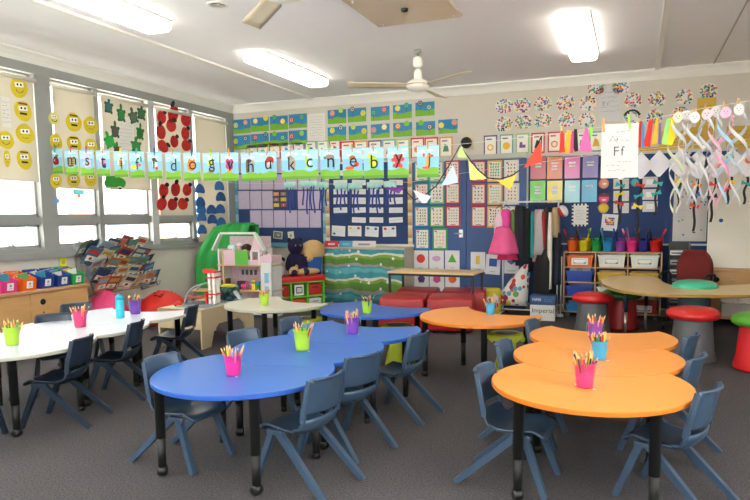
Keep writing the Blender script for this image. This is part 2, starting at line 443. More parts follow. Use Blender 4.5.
MB().lathe([(.10, -.001), (.10, -.008), (.075, -.012), (.07, -.003)], WHITE, 24).build('bezel', t)
MB().lathe([(0, -.001), (.05, -.003), (.07, -.006)], STEEL, 24).build('reflector', t)
# blinds
BL = translucent('#cdc7b9', .3)
blind_txt = {4: 'beside the left photo edge, with yellow faces', 3: 'far left outside the photo'}
bb = {0: 1.9, 1: 1.9, 2: 1.9, 3: 1.9, 4: 1.9, 5: 1.9, 6: 1.9, 7: 1.9, 8: 1.84, 9: 1.86, 10: 1.5, 11: 1.03}
names = {7: 'cream roller blind at the left photo edge, carrying yellow faces', 8: 'cream roller blind between the wide grey post and the turtles', 9: 'cream roller blind carrying the green turtles', 10: 'cream roller blind carrying the red ladybirds', 11: 'cream roller blind in the corner, let down to the sill with blue caps'}
for i, (a, b) in enumerate(bays):
    if i < 4: continue
    lb = names.get(i, 'cream roller blind on window %s outside the left photo edge' % {4: 'bay', 5: 'number two', 6: 'number three'}.get(i, ''))
    t = thing('roller_blind', lb, 'blind', (XL + .0, (a + b) / 2, 0), 0, 'cream roller blinds')
    hw = (b - a) / 2 + .01
    tu = MB(); tu.tube([(.035, -hw, 3.06), (.035, hw, 3.06)], .025, M('#d5d0c4', .5), 12); tu.build('roller', t)
    MB().box(.022, .024, -hw + .03, hw - .03, bb[i], 3.06, BL).build('fabric', t)
    MB().box(.018, .03, -hw + .03, hw - .03, bb[i] - .015, bb[i] + .01, M('#c9c2b2', .5)).build('bottom_rail', t)
# ------------------------------------------------------------------ furniture: tables, chairs, pails
TH = .55
def outline(R, s, n=30):
    """round table top with a hollow at the far side that takes the next table"""
    a0 = math.asin((s / 2) / R); xh = R * math.cos(a0)
    pts = []
    m = 40
    st = a0; en = PI - a0 - 2 * PI
    for i in range(m + 1):
        a = st + (en - st) * i / m; pts.append((R * math.cos(a), R * math.sin(a)))
    # pts run clockwise from the right horn round the front to the left horn; hollow back
    q = []
    for i in range(1, 16):
        a = PI + a0 + (PI - 2 * a0) * i / 16
        q.append((R * math.cos(a) * 1.0, s + R * math.sin(a)))
    pts += q
    pts.reverse()
    return pts
def flower_table(x, y, rz, colour, edge, label, group, R=.54, S=.70):
    q = R / .54
    t = thing('classroom_table', label, 'table', (x, y, 0), rz, group)
    MB().prism(outline(R, S), TH - .026, TH, M(colour, .32, noise=.02), M(edge, .4), bev=.004).build('tabletop', t)
    f = MB()
    ring = [(.36 * q * math.cos(a), .36 * q * math.sin(a), TH - .045) for a in [math.radians(d) for d in range(200, 341, 20)]]
    f.tube(ring, .014, BLACK, 6); f.tube([(-.34, -.12, TH - .045), (-.33, .14, TH - .045), (.33, .14, TH - .045), (.34, -.12, TH - .045)], .014, BLACK, 6)
    f.build('frame', t)
    for i, (lx, ly) in enumerate(((-.33, -.37), (.335, -.37), (.36, .2), (-.36, .2))):
        lx *= q; ly *= q
        cast = i < 2
        l = MB(); l.lathe([(.027, .22), (.027, TH - .03), (.034, TH - .027)], M('#121212', .6), 14, c=(lx, ly, 0)).lathe([(.023, .055 if cast else .01), (.025, .22)], M('#121212', .6), 12, c=(lx, ly, 0))
        lo = l.build('leg', t)
        if cast:
            c = MB(); c.T = Matrix.Translation((lx, ly, .03)) @ Matrix.Rotation(.5 + i, 4, 'Z') @ Matrix.Rotation(PI / 2, 4, 'Y')
            c.lathe([(.012, -.026), (.026, -.024), (.03, -.012), (.03, .012), (.026, .024), (.012, .026)], M('#131314', .4), 16)
            c.build('caster', lo)
        else: MB().lathe([(.024, 0), (.024, .03), (.02, .035)], M('#1b1b1c', .4), 12, c=(lx, ly, 0)).build('foot', lo)
    return t
WT, WE = '#c8cedb', '#b3b0a3'
BT, BE = '#2f68bd', '#2456ae'
OT, OE = '#e59440', '#cf741e'
G1, G2, G3 = 'white petal-shaped tables in a row', 'blue petal-shaped tables in a row', 'orange petal-shaped tables in a row'
def chain(cx, cy, ang, tops, edge, labels, grp, R, S):
    """tables nested one into the hollow of the other, from the camera backwards"""
    for i, lb in enumerate(labels):
        flower_table(cx - math.sin(ang) * S * i, cy + math.cos(ang) * S * i, ang, tops, edge, lb, grp, R, S)
chain(-4.22, 3.17, math.radians(9), WT, WE, ['white petal-shaped table nearest the left photo edge, green pail on it', 'middle one of the three white tables, pink pail on it', 'last of the three white tables, purple pail and blue bottle on it'], G1, .55, .68)
chain(-2.115, 3.02, math.radians(-3), BT, BE, ['nearest blue table, pink pail of pencils on it', 'middle one of the three joined blue tables, lime pail on it', 'rear one of the three joined blue tables, purple pail on it'], G2, .525, .69)
chain(-.20, 3.40, math.radians(0), OT, OE, ['nearest orange table, pink pail of pencils on it', 'middle one of the three joined orange tables, light blue pail on it', 'rear one of the three joined orange tables, purple pail on it'], G3, .52, .665)
flower_table(-2.34, 5.53, math.radians(-20), '#2c5aae', BE, 'separate blue petal-shaped table before the red ottomans', 'single petal-shaped tables')
flower_table(-1.27, 5.40, math.radians(-25), OT, OE, 'separate orange petal-shaped table with light blue pail', 'single petal-shaped tables')
flower_table(-3.47, 5.56, math.radians(-25), '#c9c5b6', '#a8a496', 'separate cream petal-shaped table before the dollhouse', 'single petal-shaped tables')

def make_chair(label, col, loc, rz):
    m = M(col, .34, noise=.04, scale=14)
    t = thing('school_chair', label, 'chair', loc, rz, 'slate blue plastic school chairs')
    us = [-1, -.92, -.75, -.45, 0, .45, .75, .92, 1]
    prof = [(.178, .272, .12), (.18, .287, .145), (.165, .301, .155), (.12, .304, .16), (.05, .298, .163), (-.02, .292, .163), (-.08, .292, .162), (-.125, .302, .162), (-.152, .325, .162), (-.166, .352, .16), (-.171, .372, .158)]
    P = []
    for y, z, hw in prof:
        row = []
        for u in us:
            lift = .022 * max(0, abs(u) - .6) / .4 if z < .31 and y < .15 else 0
            row.append((u * hw, y + (.035 * u * u if y < -.12 else 0), z + lift - (.010 * (1 - u * u) if -.1 < y < .14 else 0)))
        P.append(row)
    MB().shell(P, -.011, m).build('seat', t)
    prof = [(-.176, .402, .150), (-.180, .412, .158), (-.188, .45, .158), (-.197, .49, .156), (-.207, .53, .153), (-.216, .565, .147), (-.223, .582, .138), (-.237, .588, .132), (-.245, .578, .13)]
    P = [[(u * hw, y + .035 * u * u, z) for u in us] for y, z, hw in prof]
    b = MB(); b.shell(P, -.011, m)
    for sx in (-1, 1):
        b.bar((sx * .152, -.143, .36), (sx * .150, -.150, .42), .016, .03, m)
        b.bar((sx * .156, -.148, .40), (sx * .143, -.188, .575), .014, .028, m)
    b.build('backrest', t)
    for sx in (-1, 1):
        top = (sx * .150, .055, .292)
        for yf in (.19, -.30):
            l = MB(); l.bar((sx * .150, .055 + (.018 if yf > 0 else -.018), .288), (sx * .178, yf, .0), .034, .038, m, (1, 0, 0), .03, .03)
            l.build('leg', t)
    for sx in (-1, 1):
        MB().rbox(sx * .150 - .018, sx * .150 + .018, .0, .11, .265, .296, .008, m).build('leg_joint', t)
    return t
def chair_pos(x, y, fx, fy): return (x, y, 0), math.atan2(-fx, fy)
chairs = [
 (-1.69, 2.91, -.975, .22, 'slate blue chair nearest the camera at the right side of the blue tables'),
 (-1.69, 3.46, -.91, .40, 'slate blue chair second from the camera, right side of the blue tables'),
 (-1.60, 4.16, -.98, .16, 'slate blue chair at the far right end of the joined blue tables'),
 (-3.83, 3.20, -.94, -.33, 'dark slate chair at the white tables, nearest the camera, turned away'),
 (-3.95, 3.84, -.93, -.36, 'dark slate chair in the middle of the white tables, right side'),
 (-4.12, 4.74, -.95, -.30, 'dark slate chair at the end of the white tables, beside the play table'),
 (-2.47, 2.92, .98, -.08, 'slate blue chair pushed under the near left curve of the blue table'),
 (-2.50, 3.75, .93, -.3, 'slate blue chair behind the pink pail at the far side of the blue tables'),
 (-2.44, 4.38, .98, -.1, 'slate blue chair behind the lime pail at the joined blue tables'),
 (-.56, 3.28, .99, -.10, 'slate blue chair at the left of the nearest orange table'),
 (-.59, 3.97, .99, -.1, 'slate blue chair at the left of the middle orange table'),
 (-.54, 4.83, .98, -.15, 'slate blue chair at the left of the rear orange table'),
 (.19, 3.33, -.90, .43, 'slate blue chair at the right of the nearest orange table'),
 (.19, 4.02, -.93, .35, 'slate blue chair at the right of the middle orange table'),
 (.22, 4.72, -.93, .35, 'slate blue chair at the right of the rear orange table'),
 (-4.60, 3.84, .80, -.6, 'dark slate chair behind the green pail, seen above the white table'),
 (-4.98, 4.45, .85, -.5, 'dark slate chair behind the pink pail, seen above the white table'),
 (-3.98, 2.62, -.6, .8, 'dark slate chair at the left photo edge, only its legs showing'),
]
first = {}
for x, y, fx, fy, lb in chairs:
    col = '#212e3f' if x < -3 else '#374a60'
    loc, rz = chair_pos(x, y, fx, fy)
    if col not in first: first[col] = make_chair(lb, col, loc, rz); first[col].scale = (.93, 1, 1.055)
    else: dup(first[col], loc, rz, lb)

PENCOL = {'red': '#c62a24', 'orange': '#e8842a', 'yellow': '#e8c52f', 'green': '#2f8c46', 'dark blue': '#233a86', 'light blue': '#4aa5cf', 'pink': '#e28a9e', 'brown': '#6d412a', 'purple': '#6b3c8c', 'black': '#222226'}
_pen = {}
def pencil(cn, loc, tilt, az, label, group, sc_):
    L = .17
    k = cn
    if k not in _pen:
        mb = MB(); r = .0048
        mb.lathe([(r, 0), (r, L - .022)], M(PENCOL[cn], .35, noise=.02), 6, smooth=False)
        mb.lathe([(r, L - .022), (.0016, L - .004)], M('#e3bd8d', .6), 6); mb.lathe([(.0018, L - .005), (0, L)], M(PENCOL[cn], .4, noise=.02), 6)
        o = mb.build('pencil')
        _pen[k] = o
    else:
        o = _pen[k].copy(); COL.objects.link(o)
    o.location = loc; o.rotation_euler = (0, tilt, az); o.scale = (sc_,) * 3
    return tag(o, label, 'pencil', group)
def pail(px, py, colour, cname, where, wpx, n=9, pens=None, z=TH, tilt_rng=.30):
    p = at(px, py, Z=z)
    d = (p - CAMPOS).dot(FW); r = wpx / F_PX * d / 2
    hgt = r * 2.35
    lb = '%s metal pail of pencils on %s' % (cname, where)
    t = thing('pencil_pail', lb, 'pail', p, random.uniform(-.4, .4), 'small metal pails of pencils')
    m = M(colour, .3, noise=.03)
    prof = [(0, .002), (r * .74, .002), (r * .76, hgt * .12), (r * .80, hgt * .14), (r * .82, hgt * .42), (r * .86, hgt * .45), (r * .87, hgt * .5), (r * .97, hgt * .96), (r * 1.03, hgt * .97), (r * 1.03, hgt), (r * .95, hgt), (r * .8, hgt * .45), (r * .72, .006), (0, .006)]
    MB().lathe(prof, m, 22).build('body', t)
    for s in (-1, 1):
        MB().tube([(s * r * 1.0, 0, hgt * .85), (s * r * 1.10, 0, hgt * .98), (s * r * 1.11, 0, hgt * .7), (s * r * 1.1, 0, hgt * .5)], .0011, M('#a9a9a9', .3, metal=.6), 6).build('handle', t)
    for s, a in ((1, 2.4), (1, -.6)):
        MB().lathe([(0, 0), (.008, 0), (.009, .002), (0, .003)], M('#e9e9e4', .4), 8, c=(r * 1.02 * math.cos(a), r * 1.02 * math.sin(a), 0)).build('adhesive_dot', t)
    names = list(PENCOL); n = int(n * 1.4)
    for i in range(n):
        a = 2 * PI * i / n + random.uniform(-.3, .3); tl = random.uniform(.1, .42)
        rr = r * .45
        cn = pens[i % len(pens)] if pens else random.choice(names)
        base = Vector((p.x + rr * (.2 + .5 * (i % 3) / 2) * math.cos(a), p.y + rr * (.2 + .5 * (i % 3) / 2) * math.sin(a), z + .008))
        pencil(cn, base, tl, a, '%s pencil standing in the %s pail on %s' % (cn, cname, where), 'pencils in the %s pail on %s' % (cname, where), hgt / .105 * random.uniform(.78, .92))
    return t
mixp = ['orange', 'yellow', 'brown', 'pink', 'green', 'yellow', 'orange', 'light blue', 'red', 'yellow']
pail(233.5, 375, '#e0338c', 'pink', 'the nearest blue table', 18, 11, ['pink', 'yellow', 'orange', 'green', 'yellow', 'light blue', 'pink'])
pail(302.5, 350, '#a5cf3a', 'lime', 'the middle blue table', 17.5, 9, ['orange', 'green', 'pink', 'yellow', 'green', 'red'])
pail(352.5, 333.5, '#7d49ab', 'purple', 'the rear blue table', 14.5, 9, ['yellow', 'pink', 'orange', 'brown'])
pail(367, 313, '#a5cf3a', 'lime', 'the separate blue table', 10.5, 9, ['red', 'dark blue', 'pink', 'brown', 'black'])
pail(264.5, 305, '#a5cf3a', 'lime', 'the cream table', 10, 8, ['pink', 'red', 'green', 'orange'])
pail(584.5, 387, '#e0407c', 'pink', 'the nearest orange table', 21.5, 12, ['dark blue', 'yellow', 'light blue', 'brown', 'green', 'orange', 'black', 'yellow'])
pail(599.5, 359.5, '#41a3d3', 'light blue', 'the middle orange table', 16.5, 12, ['brown', 'red', 'yellow', 'orange', 'black', 'green'])
pail(595, 340, '#7d49ab', 'purple', 'the rear orange table', 15, 9, ['orange', 'yellow', 'pink', 'red'])
pail(490.5, 314.5, '#41a3d3', 'light blue', 'the separate orange table', 10.5, 8, ['purple', 'yellow', 'orange', 'brown'])
pail(12.5, 345, '#a5cf3a', 'lime', 'the nearest white table', 15.5, 9, ['orange', 'yellow', 'green', 'yellow'])
pail(80.5, 327, '#d0386f', 'pink', 'the middle white table', 13.5, 8, ['pink', 'brown', 'orange', 'yellow'])
pail(135.5, 314, '#7444a8', 'purple', 'the rear white table', 12, 8, ['red', 'brown', 'green', 'orange'])
p = at(120.5, 318, Z=TH)
t = thing('water_bottle', 'turquoise translucent drink bottle on the rear white table', 'bottle', p)
wb = M('#2fb9d6', .12, noise=.05)
MB().lathe([(0, .002), (.034, .002), (.036, .01), (.036, .11), (.033, .118), (.036, .13), (.036, .16), (.034, .175)], wb, 18).build('body', t)
MB().lathe([(.035, .172), (.035, .2), (.03, .206), (.012, .208), (.012, .222), (0, .224)], M('#2596b8', .3), 18).build('cap', t)
# ------------------------------------------------------------------ hanging across the room
YS = 5.65
INK = M('#161616', .6)
strpts = [(48, 150), (120, 152), (200, 154), (250, 153.5), (300, 150.5), (360, 149), (440, 146), (467, 143.5), (541, 135.5), (575, 131), (640, 121), (700, 109), (745, 101.5)]
P3 = [at(x, y, Y=YS) for x, y in strpts]
P3[0] = Vector((XL + .05, YS, P3[0].z)); e = P3[-1]; P3.append(Vector((XR, YS, e.z + .22)))
single('hanging_string', MB().tube(P3, .0022, M('#e2e0da', .6), 5), 'thin white string across the room carrying the alphabet cards, rope bunting and paper spirals', 'string')
def z_string(x):
    for a, b in zip(P3, P3[1:]):
        if a.x <= x <= b.x: return a.z + (b.z - a.z) * (x - a.x) / (b.x - a.x)
    return P3[0].z
def blob(mb, x, z, r, m, lay=2): mb.disc(x, z, r, r, m, lay)
def creature(mb, kind):
    if kind == 'apple': mb.disc(0, -.01, .05, .048, '#c4201c'); mb.disc(.02, .055, .025, .015, '#4f9a2c'); mb.disc(-.015, 0, .01, .008, '#f7f0ec', 3)
    elif kind == 'bees':
        for i, x in enumerate((-.035, 0, .035)): mb.disc(x, .0, .016, .055, '#e6bd2f'); [mb.rect(x, z, .028, .009, '#2c2013', 3) for z in (-.03, -.01, .012, .033)]
        mb.disc(-.01, -.055, .05, .012, '#7a4c1e')
    elif kind == 'socks': [mb.disc(.035 * math.cos(a) * 1.3, .055 * math.sin(a), .02, .02, '#e9b3cf', 2) for a in (0, 1.2, 2.3, 3.4, 4.5, 5.5)]
    elif kind == 'pink': mb.disc(0, .0, .04, .055, '#d98cc0'); mb.disc(-.03, .03, .02, .02, '#f0d2e6', 3); mb.disc(.03, -.03, .02, .02, '#5b3a78', 3)
    elif kind == 'wasp': mb.disc(0, 0, .03, .05, '#e4a32a'); [mb.rect(0, z, .04, .008, '#3a2412', 3) for z in (-.025, 0, .025)]; mb.disc(-.035, .01, .02, .03, '#c9d6dd'); mb.disc(.035, .01, .02, .03, '#c9d6dd')
    elif kind == 'banana': mb.disc(-.045, -.035, .045, .022, '#e0c92f'); mb.disc(.035, -.015, .02, .018, '#d8532c'); mb.disc(.06, .05, .01, .035, '#2a6a44')
    elif kind == 'dog': mb.disc(0, 0, .035, .055, '#e5ded5'); mb.disc(-.01, .055, .03, .02, '#5c3d2a', 3); mb.disc(.025, -.045, .022, .018, '#c43a56', 3)
    elif kind == 'mouse': mb.disc(.02, .05, .03, .025, '#a9c9d6'); mb.disc(-.02, .03, .02, .02, '#86aebf')
    elif kind == 'cat': mb.disc(-.01, 0, .055, .065, '#e58a2c'); mb.poly([(-.06, .04), (-.03, .085), (-.01, .05)], '#e58a2c'); mb.poly([(.01, .05), (.03, .085), (.05, .04)], '#e58a2c'); [mb.rect(-.01, z, .08, .006, '#c4621a', 2) for z in (-.03, 0, .03)]
    elif kind == 'parrot': mb.disc(-.01, .03, .03, .04, '#9cc62c'); mb.disc(-.03, .02, .012, .02, '#f2d03b', 3); mb.disc(0, -.06, .035, .025, '#8f7c6a'); mb.rect(.03, .02, .02, .12, '#9a6a3c', 1, .2)
    elif kind == 'butterfly': [mb.disc(.03 * math.cos(a), .02 + .04 * math.sin(a), .025, .03, '#c23a78', 2) for a in (.6, 2.4, 3.8, 5.4)]; mb.disc(0, -.055, .03, .02, '#e59a2b'); mb.disc(0, 0, .01, .06, '#3b2440', 3)
    elif kind == 'horse': mb.rect(-.035, -.01, .03, .12, '#7b4a2b'); mb.rect(.02, -.02, .02, .1, '#8c8c88'); mb.disc(-.01, .05, .035, .02, '#5b3823'); mb.disc(.035, .03, .025, .03, '#a5a39c')
    elif kind == 'umbrella': mb.disc(.03, .045, .05, .042, '#b3241f'); mb.disc(.03, .015, .03, .014, '#f0e6df', 2); mb.rect(.0, -.02, .03, .035, '#d9b48f')
    elif kind == 'kangaroo': mb.disc(.02, .0, .035, .07, '#a89c8c'); mb.disc(-.01, .06, .03, .02, '#978a79'); mb.rect(-.01, .09, .008, .04, '#978a79')
    elif kind == 'frog': mb.disc(-.03, .03, .018, .045, '#a8cf3c'); mb.disc(-.02, -.04, .03, .015, '#a8cf3c'); mb.disc(.01, 0, .02, .02, '#e9f0d8')
    elif kind == 'lizard': mb.disc(0, .055, .05, .028, '#8a8177'); mb.disc(-.05, .05, .02, .015, '#6b625a'); mb.disc(.045, -.01, .012, .06, '#7d93a5', 1)
    elif kind == 'hen': mb.disc(.045, -.02, .026, .024, '#d8422c'); mb.disc(-.03, -.055, .05, .018, '#e2582a'); mb.disc(.0, .045, .035, .025, '#c4682a')
    elif kind == 'beetle': mb.disc(0, 0, .05, .06, '#a9cc2e'); mb.disc(-.04, .055, .03, .02, '#c7da3c'); mb.disc(.01, -.005, .022, .035, '#e6e13a', 2)
    elif kind == 'lobster': [mb.disc(.045 * math.cos(a), .055 * math.sin(a), .026, .02, '#e0483f') for a in (.3, 1.0, 2.1, 2.9, 4.0, 5.3)]; mb.disc(0, 0, .03, .06, '#d83a34', 2)
    elif kind == 'yellow': mb.rect(.0, 0, .035, .12, '#e8a02c', 1, -.2); mb.disc(-.02, -.07, .04, .012, '#d9572a'); mb.disc(.035, .04, .02, .012, '#d9572a'); mb.disc(-.04, .05, .012, .02, '#d9572a')
letters = [(56, 'a', 'apple'), (71.5, 'm', 'bees'), (87, 's', 'socks'), (103, 't', 'pink'), (121, 'i', 'wasp'), (137, 'f', 'banana'), (155, 'r', 'dog'), (173, 'd', 'mouse'), (192, 'o', 'cat'), (211, 'g', 'parrot'), (229.5, 'v', 'butterfly'), (250, 'h', 'horse'), (267.5, 'u', 'umbrella'), (291, 'k', 'kangaroo'), (309, 'c', 'frog'), (330, 'n', 'lizard'), (352.5, 'e', 'hen'), (373.5, 'b', 'beetle'), (398, 'y', 'lobster'), (428, 'j', 'yellow')]
pic = {'apple': 'a red apple', 'bees': 'striped bees', 'socks': 'pink curls', 'pink': 'a pink figure', 'wasp': 'a wasp', 'banana': 'yellow fruit', 'dog': 'a pale dog', 'mouse': 'a blue mouse', 'cat': 'an orange cat', 'parrot': 'a green parrot', 'butterfly': 'a pink butterfly', 'horse': 'a brown horse', 'umbrella': 'a red umbrella', 'kangaroo': 'a grey kangaroo', 'frog': 'a green snake', 'lizard': 'a grey lizard', 'hen': 'a red hen', 'beetle': 'a yellow and green bug', 'lobster': 'a red lobster', 'yellow': 'an orange worm'}
pegcol = {'a': 'teal', 'm': 'pink', 's': 'magenta', 't': 'orange', 'i': 'yellow', 'f': 'teal', 'o': 'blue', 'g': 'lime', 'v': 'orange', 'h': 'wooden', 'u': 'wooden', 'k': 'wooden', 'c': 'lime', 'n': 'wooden', 'e': 'wooden', 'b': 'wooden', 'y': 'wooden', 'j': 'wooden', 'r': 'blue', 'd': 'wooden'}
PEG = {'teal': '#37a9a5', 'pink': '#cf3d73', 'magenta': '#c23aa0', 'orange': '#e88a35', 'yellow': '#e3d23a', 'blue': '#2d5fa8', 'lime': '#9fd03a', 'wooden': '#c79a62', 'red': '#c9352c'}
_peg = {}
def peg(x, z, col, what, y=YS, s=1.0):
    if col not in _peg:
        m = M(PEG[col], .4, noise=.03); mb = MB()
        mb.box(-.006, .006, -.010, -.004, -.045, .035, m).box(-.006, .006, .002, .008, -.045, .035, m).tube([(-.007, -.001, 0), (.007, -.001, 0)], .006, STEEL, 6)
        o = mb.build('clothes_peg'); _peg[col] = o
    else: o = _peg[col].copy(); COL.objects.link(o)
    o.location = (x, y, z); o.rotation_euler = (0, random.uniform(-.15, .15), 0); o.scale = (s, 1, s)
    tag(o, '%s clothes peg clipping %s to the string' % (col, what), 'clothes peg', 'clothes pegs on the string')
for i, (px, ch, kd) in enumerate(letters):
    c = at(px, 160, Y=YS)
    zt = z_string(c.x) + .012; hh = .30; ww = .215 if px > 180 else .205
    mb = MB(); mb.T = Matrix.Translation((0, 0, -.15))
    mb.sheet(ww, hh, '#f2f4f4', .0015)
    mb.rect(0, .035, ww, .23, '#7fbcdb', 0); mb.rect(0, .09, ww, .09, '#a3d0e6', .5)
    for q in range(3): mb.disc(random.uniform(-.07, .07), random.uniform(.08, .12), .03, .009, '#e3f2f8', .8)
    g = [(-ww / 2, -hh / 2)] + [(ww / 2, -hh / 2)] + [(ww / 2 - ww * k / 8, -.065 + .01 * math.sin(k * .9 + i)) for k in range(9)]
    mb.poly(g, '#74ad2c', .7); mb.rect(0, -.135, ww, .03, '#5c9624', .9)
    mb2 = mb; T0 = mb.T.copy(); mb.T = T0 @ Matrix.Translation((-.0, -.001, .01)); creature(mb, kd)
    mb.text(ch, .012, 0, .092 if ch in 'amsvourcne' else .13, INK, 5)
    single('alphabet_card', mb, 'alphabet card with letter %s and %s under blue sky' % (ch, pic[kd]), 'alphabet card', (c.x, YS, zt), random.uniform(-.05, .05), 'alphabet cards on the string')
    peg(c.x, zt + .005, pegcol[ch], 'the letter %s card' % ch, YS)
# rope bunting
def flag(pts, col, label):
    q = [at(x, y, Y=YS - .01) for x, y in pts]; c = sum(q, Vector()) / len(q)
    mb = MB(); vs = [(p.x - c.x, -.001, p.z - c.z) for p in q] + [(p.x - c.x, .001, p.z - c.z) for p in q]; n = len(q)
    mb.add(vs, [tuple(range(n - 1, -1, -1)), tuple(range(n, 2 * n))] + [(i, (i + 1) % n, n + (i + 1) % n, n + i) for i in range(n)], M(col, .8, noise=.05, scale=60))
    single('bunting_flag', mb, label, 'flag', c, 0, 'felt flags on the black rope')
rope = [(382, 188), (405, 190), (414, 200), (424, 196), (436, 186), (450, 164), (460, 145.5), (468, 157), (478, 170), (488, 178), (500, 179), (512, 175.5), (524, 167), (534, 153), (541.5, 136)]
single('bunting_rope', MB().tube([at(x, y, Y=YS - .005) for x, y in rope], .006, M('#2c2b2b', .8), 6).tube([at(541.5, 136, Y=YS - .005), at(541, 150, Y=YS - .005), at(541, 163, Y=YS - .005)], .006, M('#2c2b2b', .8), 6), 'black cord swagged from the string, carrying pastel felt flags', 'rope')
flag([(384, 187.5), (404, 187), (399, 193.5)], '#6a2d88', 'purple flag half hidden under the red lobster alphabet card')
flag([(413, 190), (421, 193), (430, 196), (437, 189), (426, 203), (422, 203)], '#e8d2de', 'pale pink flag at the lowest point of the black rope')
flag([(441, 186), (453, 165), (458.5, 182.5)], '#b8c8ec', 'pale blue triangular flag on the black rope')
flag([(457, 157), (461, 146), (467, 157.5)], '#b9e37a', 'small green flag at the peak of the black rope')
flag([(468.5, 160), (470, 180), (487, 178.5), (478, 171)], '#f0e07c', 'yellow flag left of the rope dip')
flag([(497, 180.5), (510, 190), (517, 174), (507, 179)], '#f2bf4a', 'golden orange flag at the rope dip')
flag([(524, 167.5), (541, 141), (542, 162)], '#e8432f', 'bright red flag at the right end of the black rope')
_sm = MB().box(-.07, .11, -.02, 0, -.10, .14, M('#cfc1a8', .5)); _sm.T = Matrix.Rotation(PI / 2, 4, 'X'); _sm.lathe([(.085, .02), (.085, .06), (.05, .09), (0, .1)], M('#1a1a1a', .4), 18)
single('wall_sensor', _sm, 'small black round device on a beige plate high on the back wall', 'wall device', at(467, 143, Y=YB))
# tissue streamers
def streamer(pts, col, label, y=YS - .02):
    q = [at(a, b, Y=y) for a, b in pts]; c = q[0].copy(); n = len(q)
    mb = MB(); vs = [(p.x - c.x, .008 * math.sin(i * 2.1), p.z - c.z) for i, p in enumerate(q)] + [(p.x - c.x, .008 * math.sin(i * 2.1) + .002, p.z - c.z) for i, p in enumerate(q)]
    mb.add(vs, [tuple(range(n - 1, -1, -1)), tuple(range(n, 2 * n))] + [(i, (i + 1) % n, n + (i + 1) % n, n + i) for i in range(n)], translucent(col, .25))
    single('tissue_streamer', mb, label, 'streamer', c, 0, 'bright streamers pegged to the string')
streamer([(561, 131), (563, 131), (565, 152), (559, 153)], '#e3362c', 'red streamer, leftmost of the bright streamers')
streamer([(567, 130), (571, 130), (570, 153), (564, 153)], '#f0b52d', 'amber streamer beside the pink one')
streamer([(572, 131), (574, 131), (573.5, 153), (568.5, 153)], '#e0559c', 'narrow magenta streamer beside the black one', YS - .01)
streamer([(574, 129), (577, 129), (578.5, 151), (575, 152), (573.5, 149)], '#26262b', 'black streamer between the pink ones')
streamer([(585, 128), (587.5, 128), (592.5, 152), (578.5, 152)], '#e86fb4', 'wide pink flared streamer beside the big white poster')
streamer([(589, 127), (593, 127), (592, 138), (590, 138)], '#8ede5a', 'short lime streamer beside the big white poster')
streamer([(639.5, 121), (642, 121), (641, 147), (637.5, 148), (637.5, 143)], '#d7322b', 'red narrow streamer right of the white poster')
streamer([(642, 121), (645, 127), (644, 147), (641.5, 147)], '#4c95c9', 'blue streamer between two red ones')
streamer([(649, 120), (653.5, 120), (650, 147), (643, 146)], '#d7322b', 'wide red streamer right of the blue one')
streamer([(656, 117.5), (659, 117.5), (656.5, 145), (651.5, 145)], '#e2b52b', 'mustard streamer right of the wide red one')
streamer([(659, 123), (661, 123), (661.5, 144), (658, 144)], '#7d5a95', 'thin purple streamer between the mustard and pale green streamers')
streamer([(667, 118), (671, 118), (667, 145), (661, 144), (662, 139)], '#a8dc7c', 'pale green streamer beside the yellow one')
streamer([(671, 117.5), (674, 118), (676, 135), (672, 145), (667, 145)], '#f0dc2e', 'yellow streamer beside the first paper spiral')
# big poster on the string
c = at(619.5, 151, Y=YS - .03); a = at(601, 127, Y=YS - .03); b = at(638, 123, Y=YS - .03); d = at(602, 178, Y=YS - .03)
w_, h_ = b.x - a.x, a.z - d.z + .02
mb = MB(); mb.sheet(w_, h_, '#c9c9c9', .002)
mb.text('F', -.025, .0, .075, '#4a4d52', 1).text('f', .025, 0, .075, '#4a4d52', 1)
mb.rect(-.07, .1, .07, .004, '#8d9094', 1, 1.0).rect(-.04, .1, .08, .004, '#8d9094', 1, -.9)
mb.scribble(.03, .16, .12, .03, 1, '#4a4d52', 2).scribble(0, .09, .16, .03, 1, '#77797f', 2).scribble(.04, -.09, .1, .02, 1, '#77797f', 2).scribble(-.05, -.12, .1, .03, 1, '#77797f', 2).scribble(-.02, -.16, .14, .03, 1, '#77797f', 2).disc(-.02, .1, .006, .006, '#333333')
single('handwriting_poster', mb, 'large white handwriting poster with F f pegged to the string', 'poster', (c.x, YS - .03, c.z), 0)
p1_ = at(603.5, 124, Y=YS - .03); p2_ = at(629, 121, Y=YS - .03)
peg(p1_.x, p1_.z, 'orange', 'the big white poster at its left', YS - .03, 1.5); peg(p2_.x, p2_.z, 'lime', 'the big white poster at its right', YS - .03, 1.5)
peg(at(561.5, 131, Y=YS).x, at(561.5, 130, Y=YS).z, 'yellow', 'the red streamer', YS)
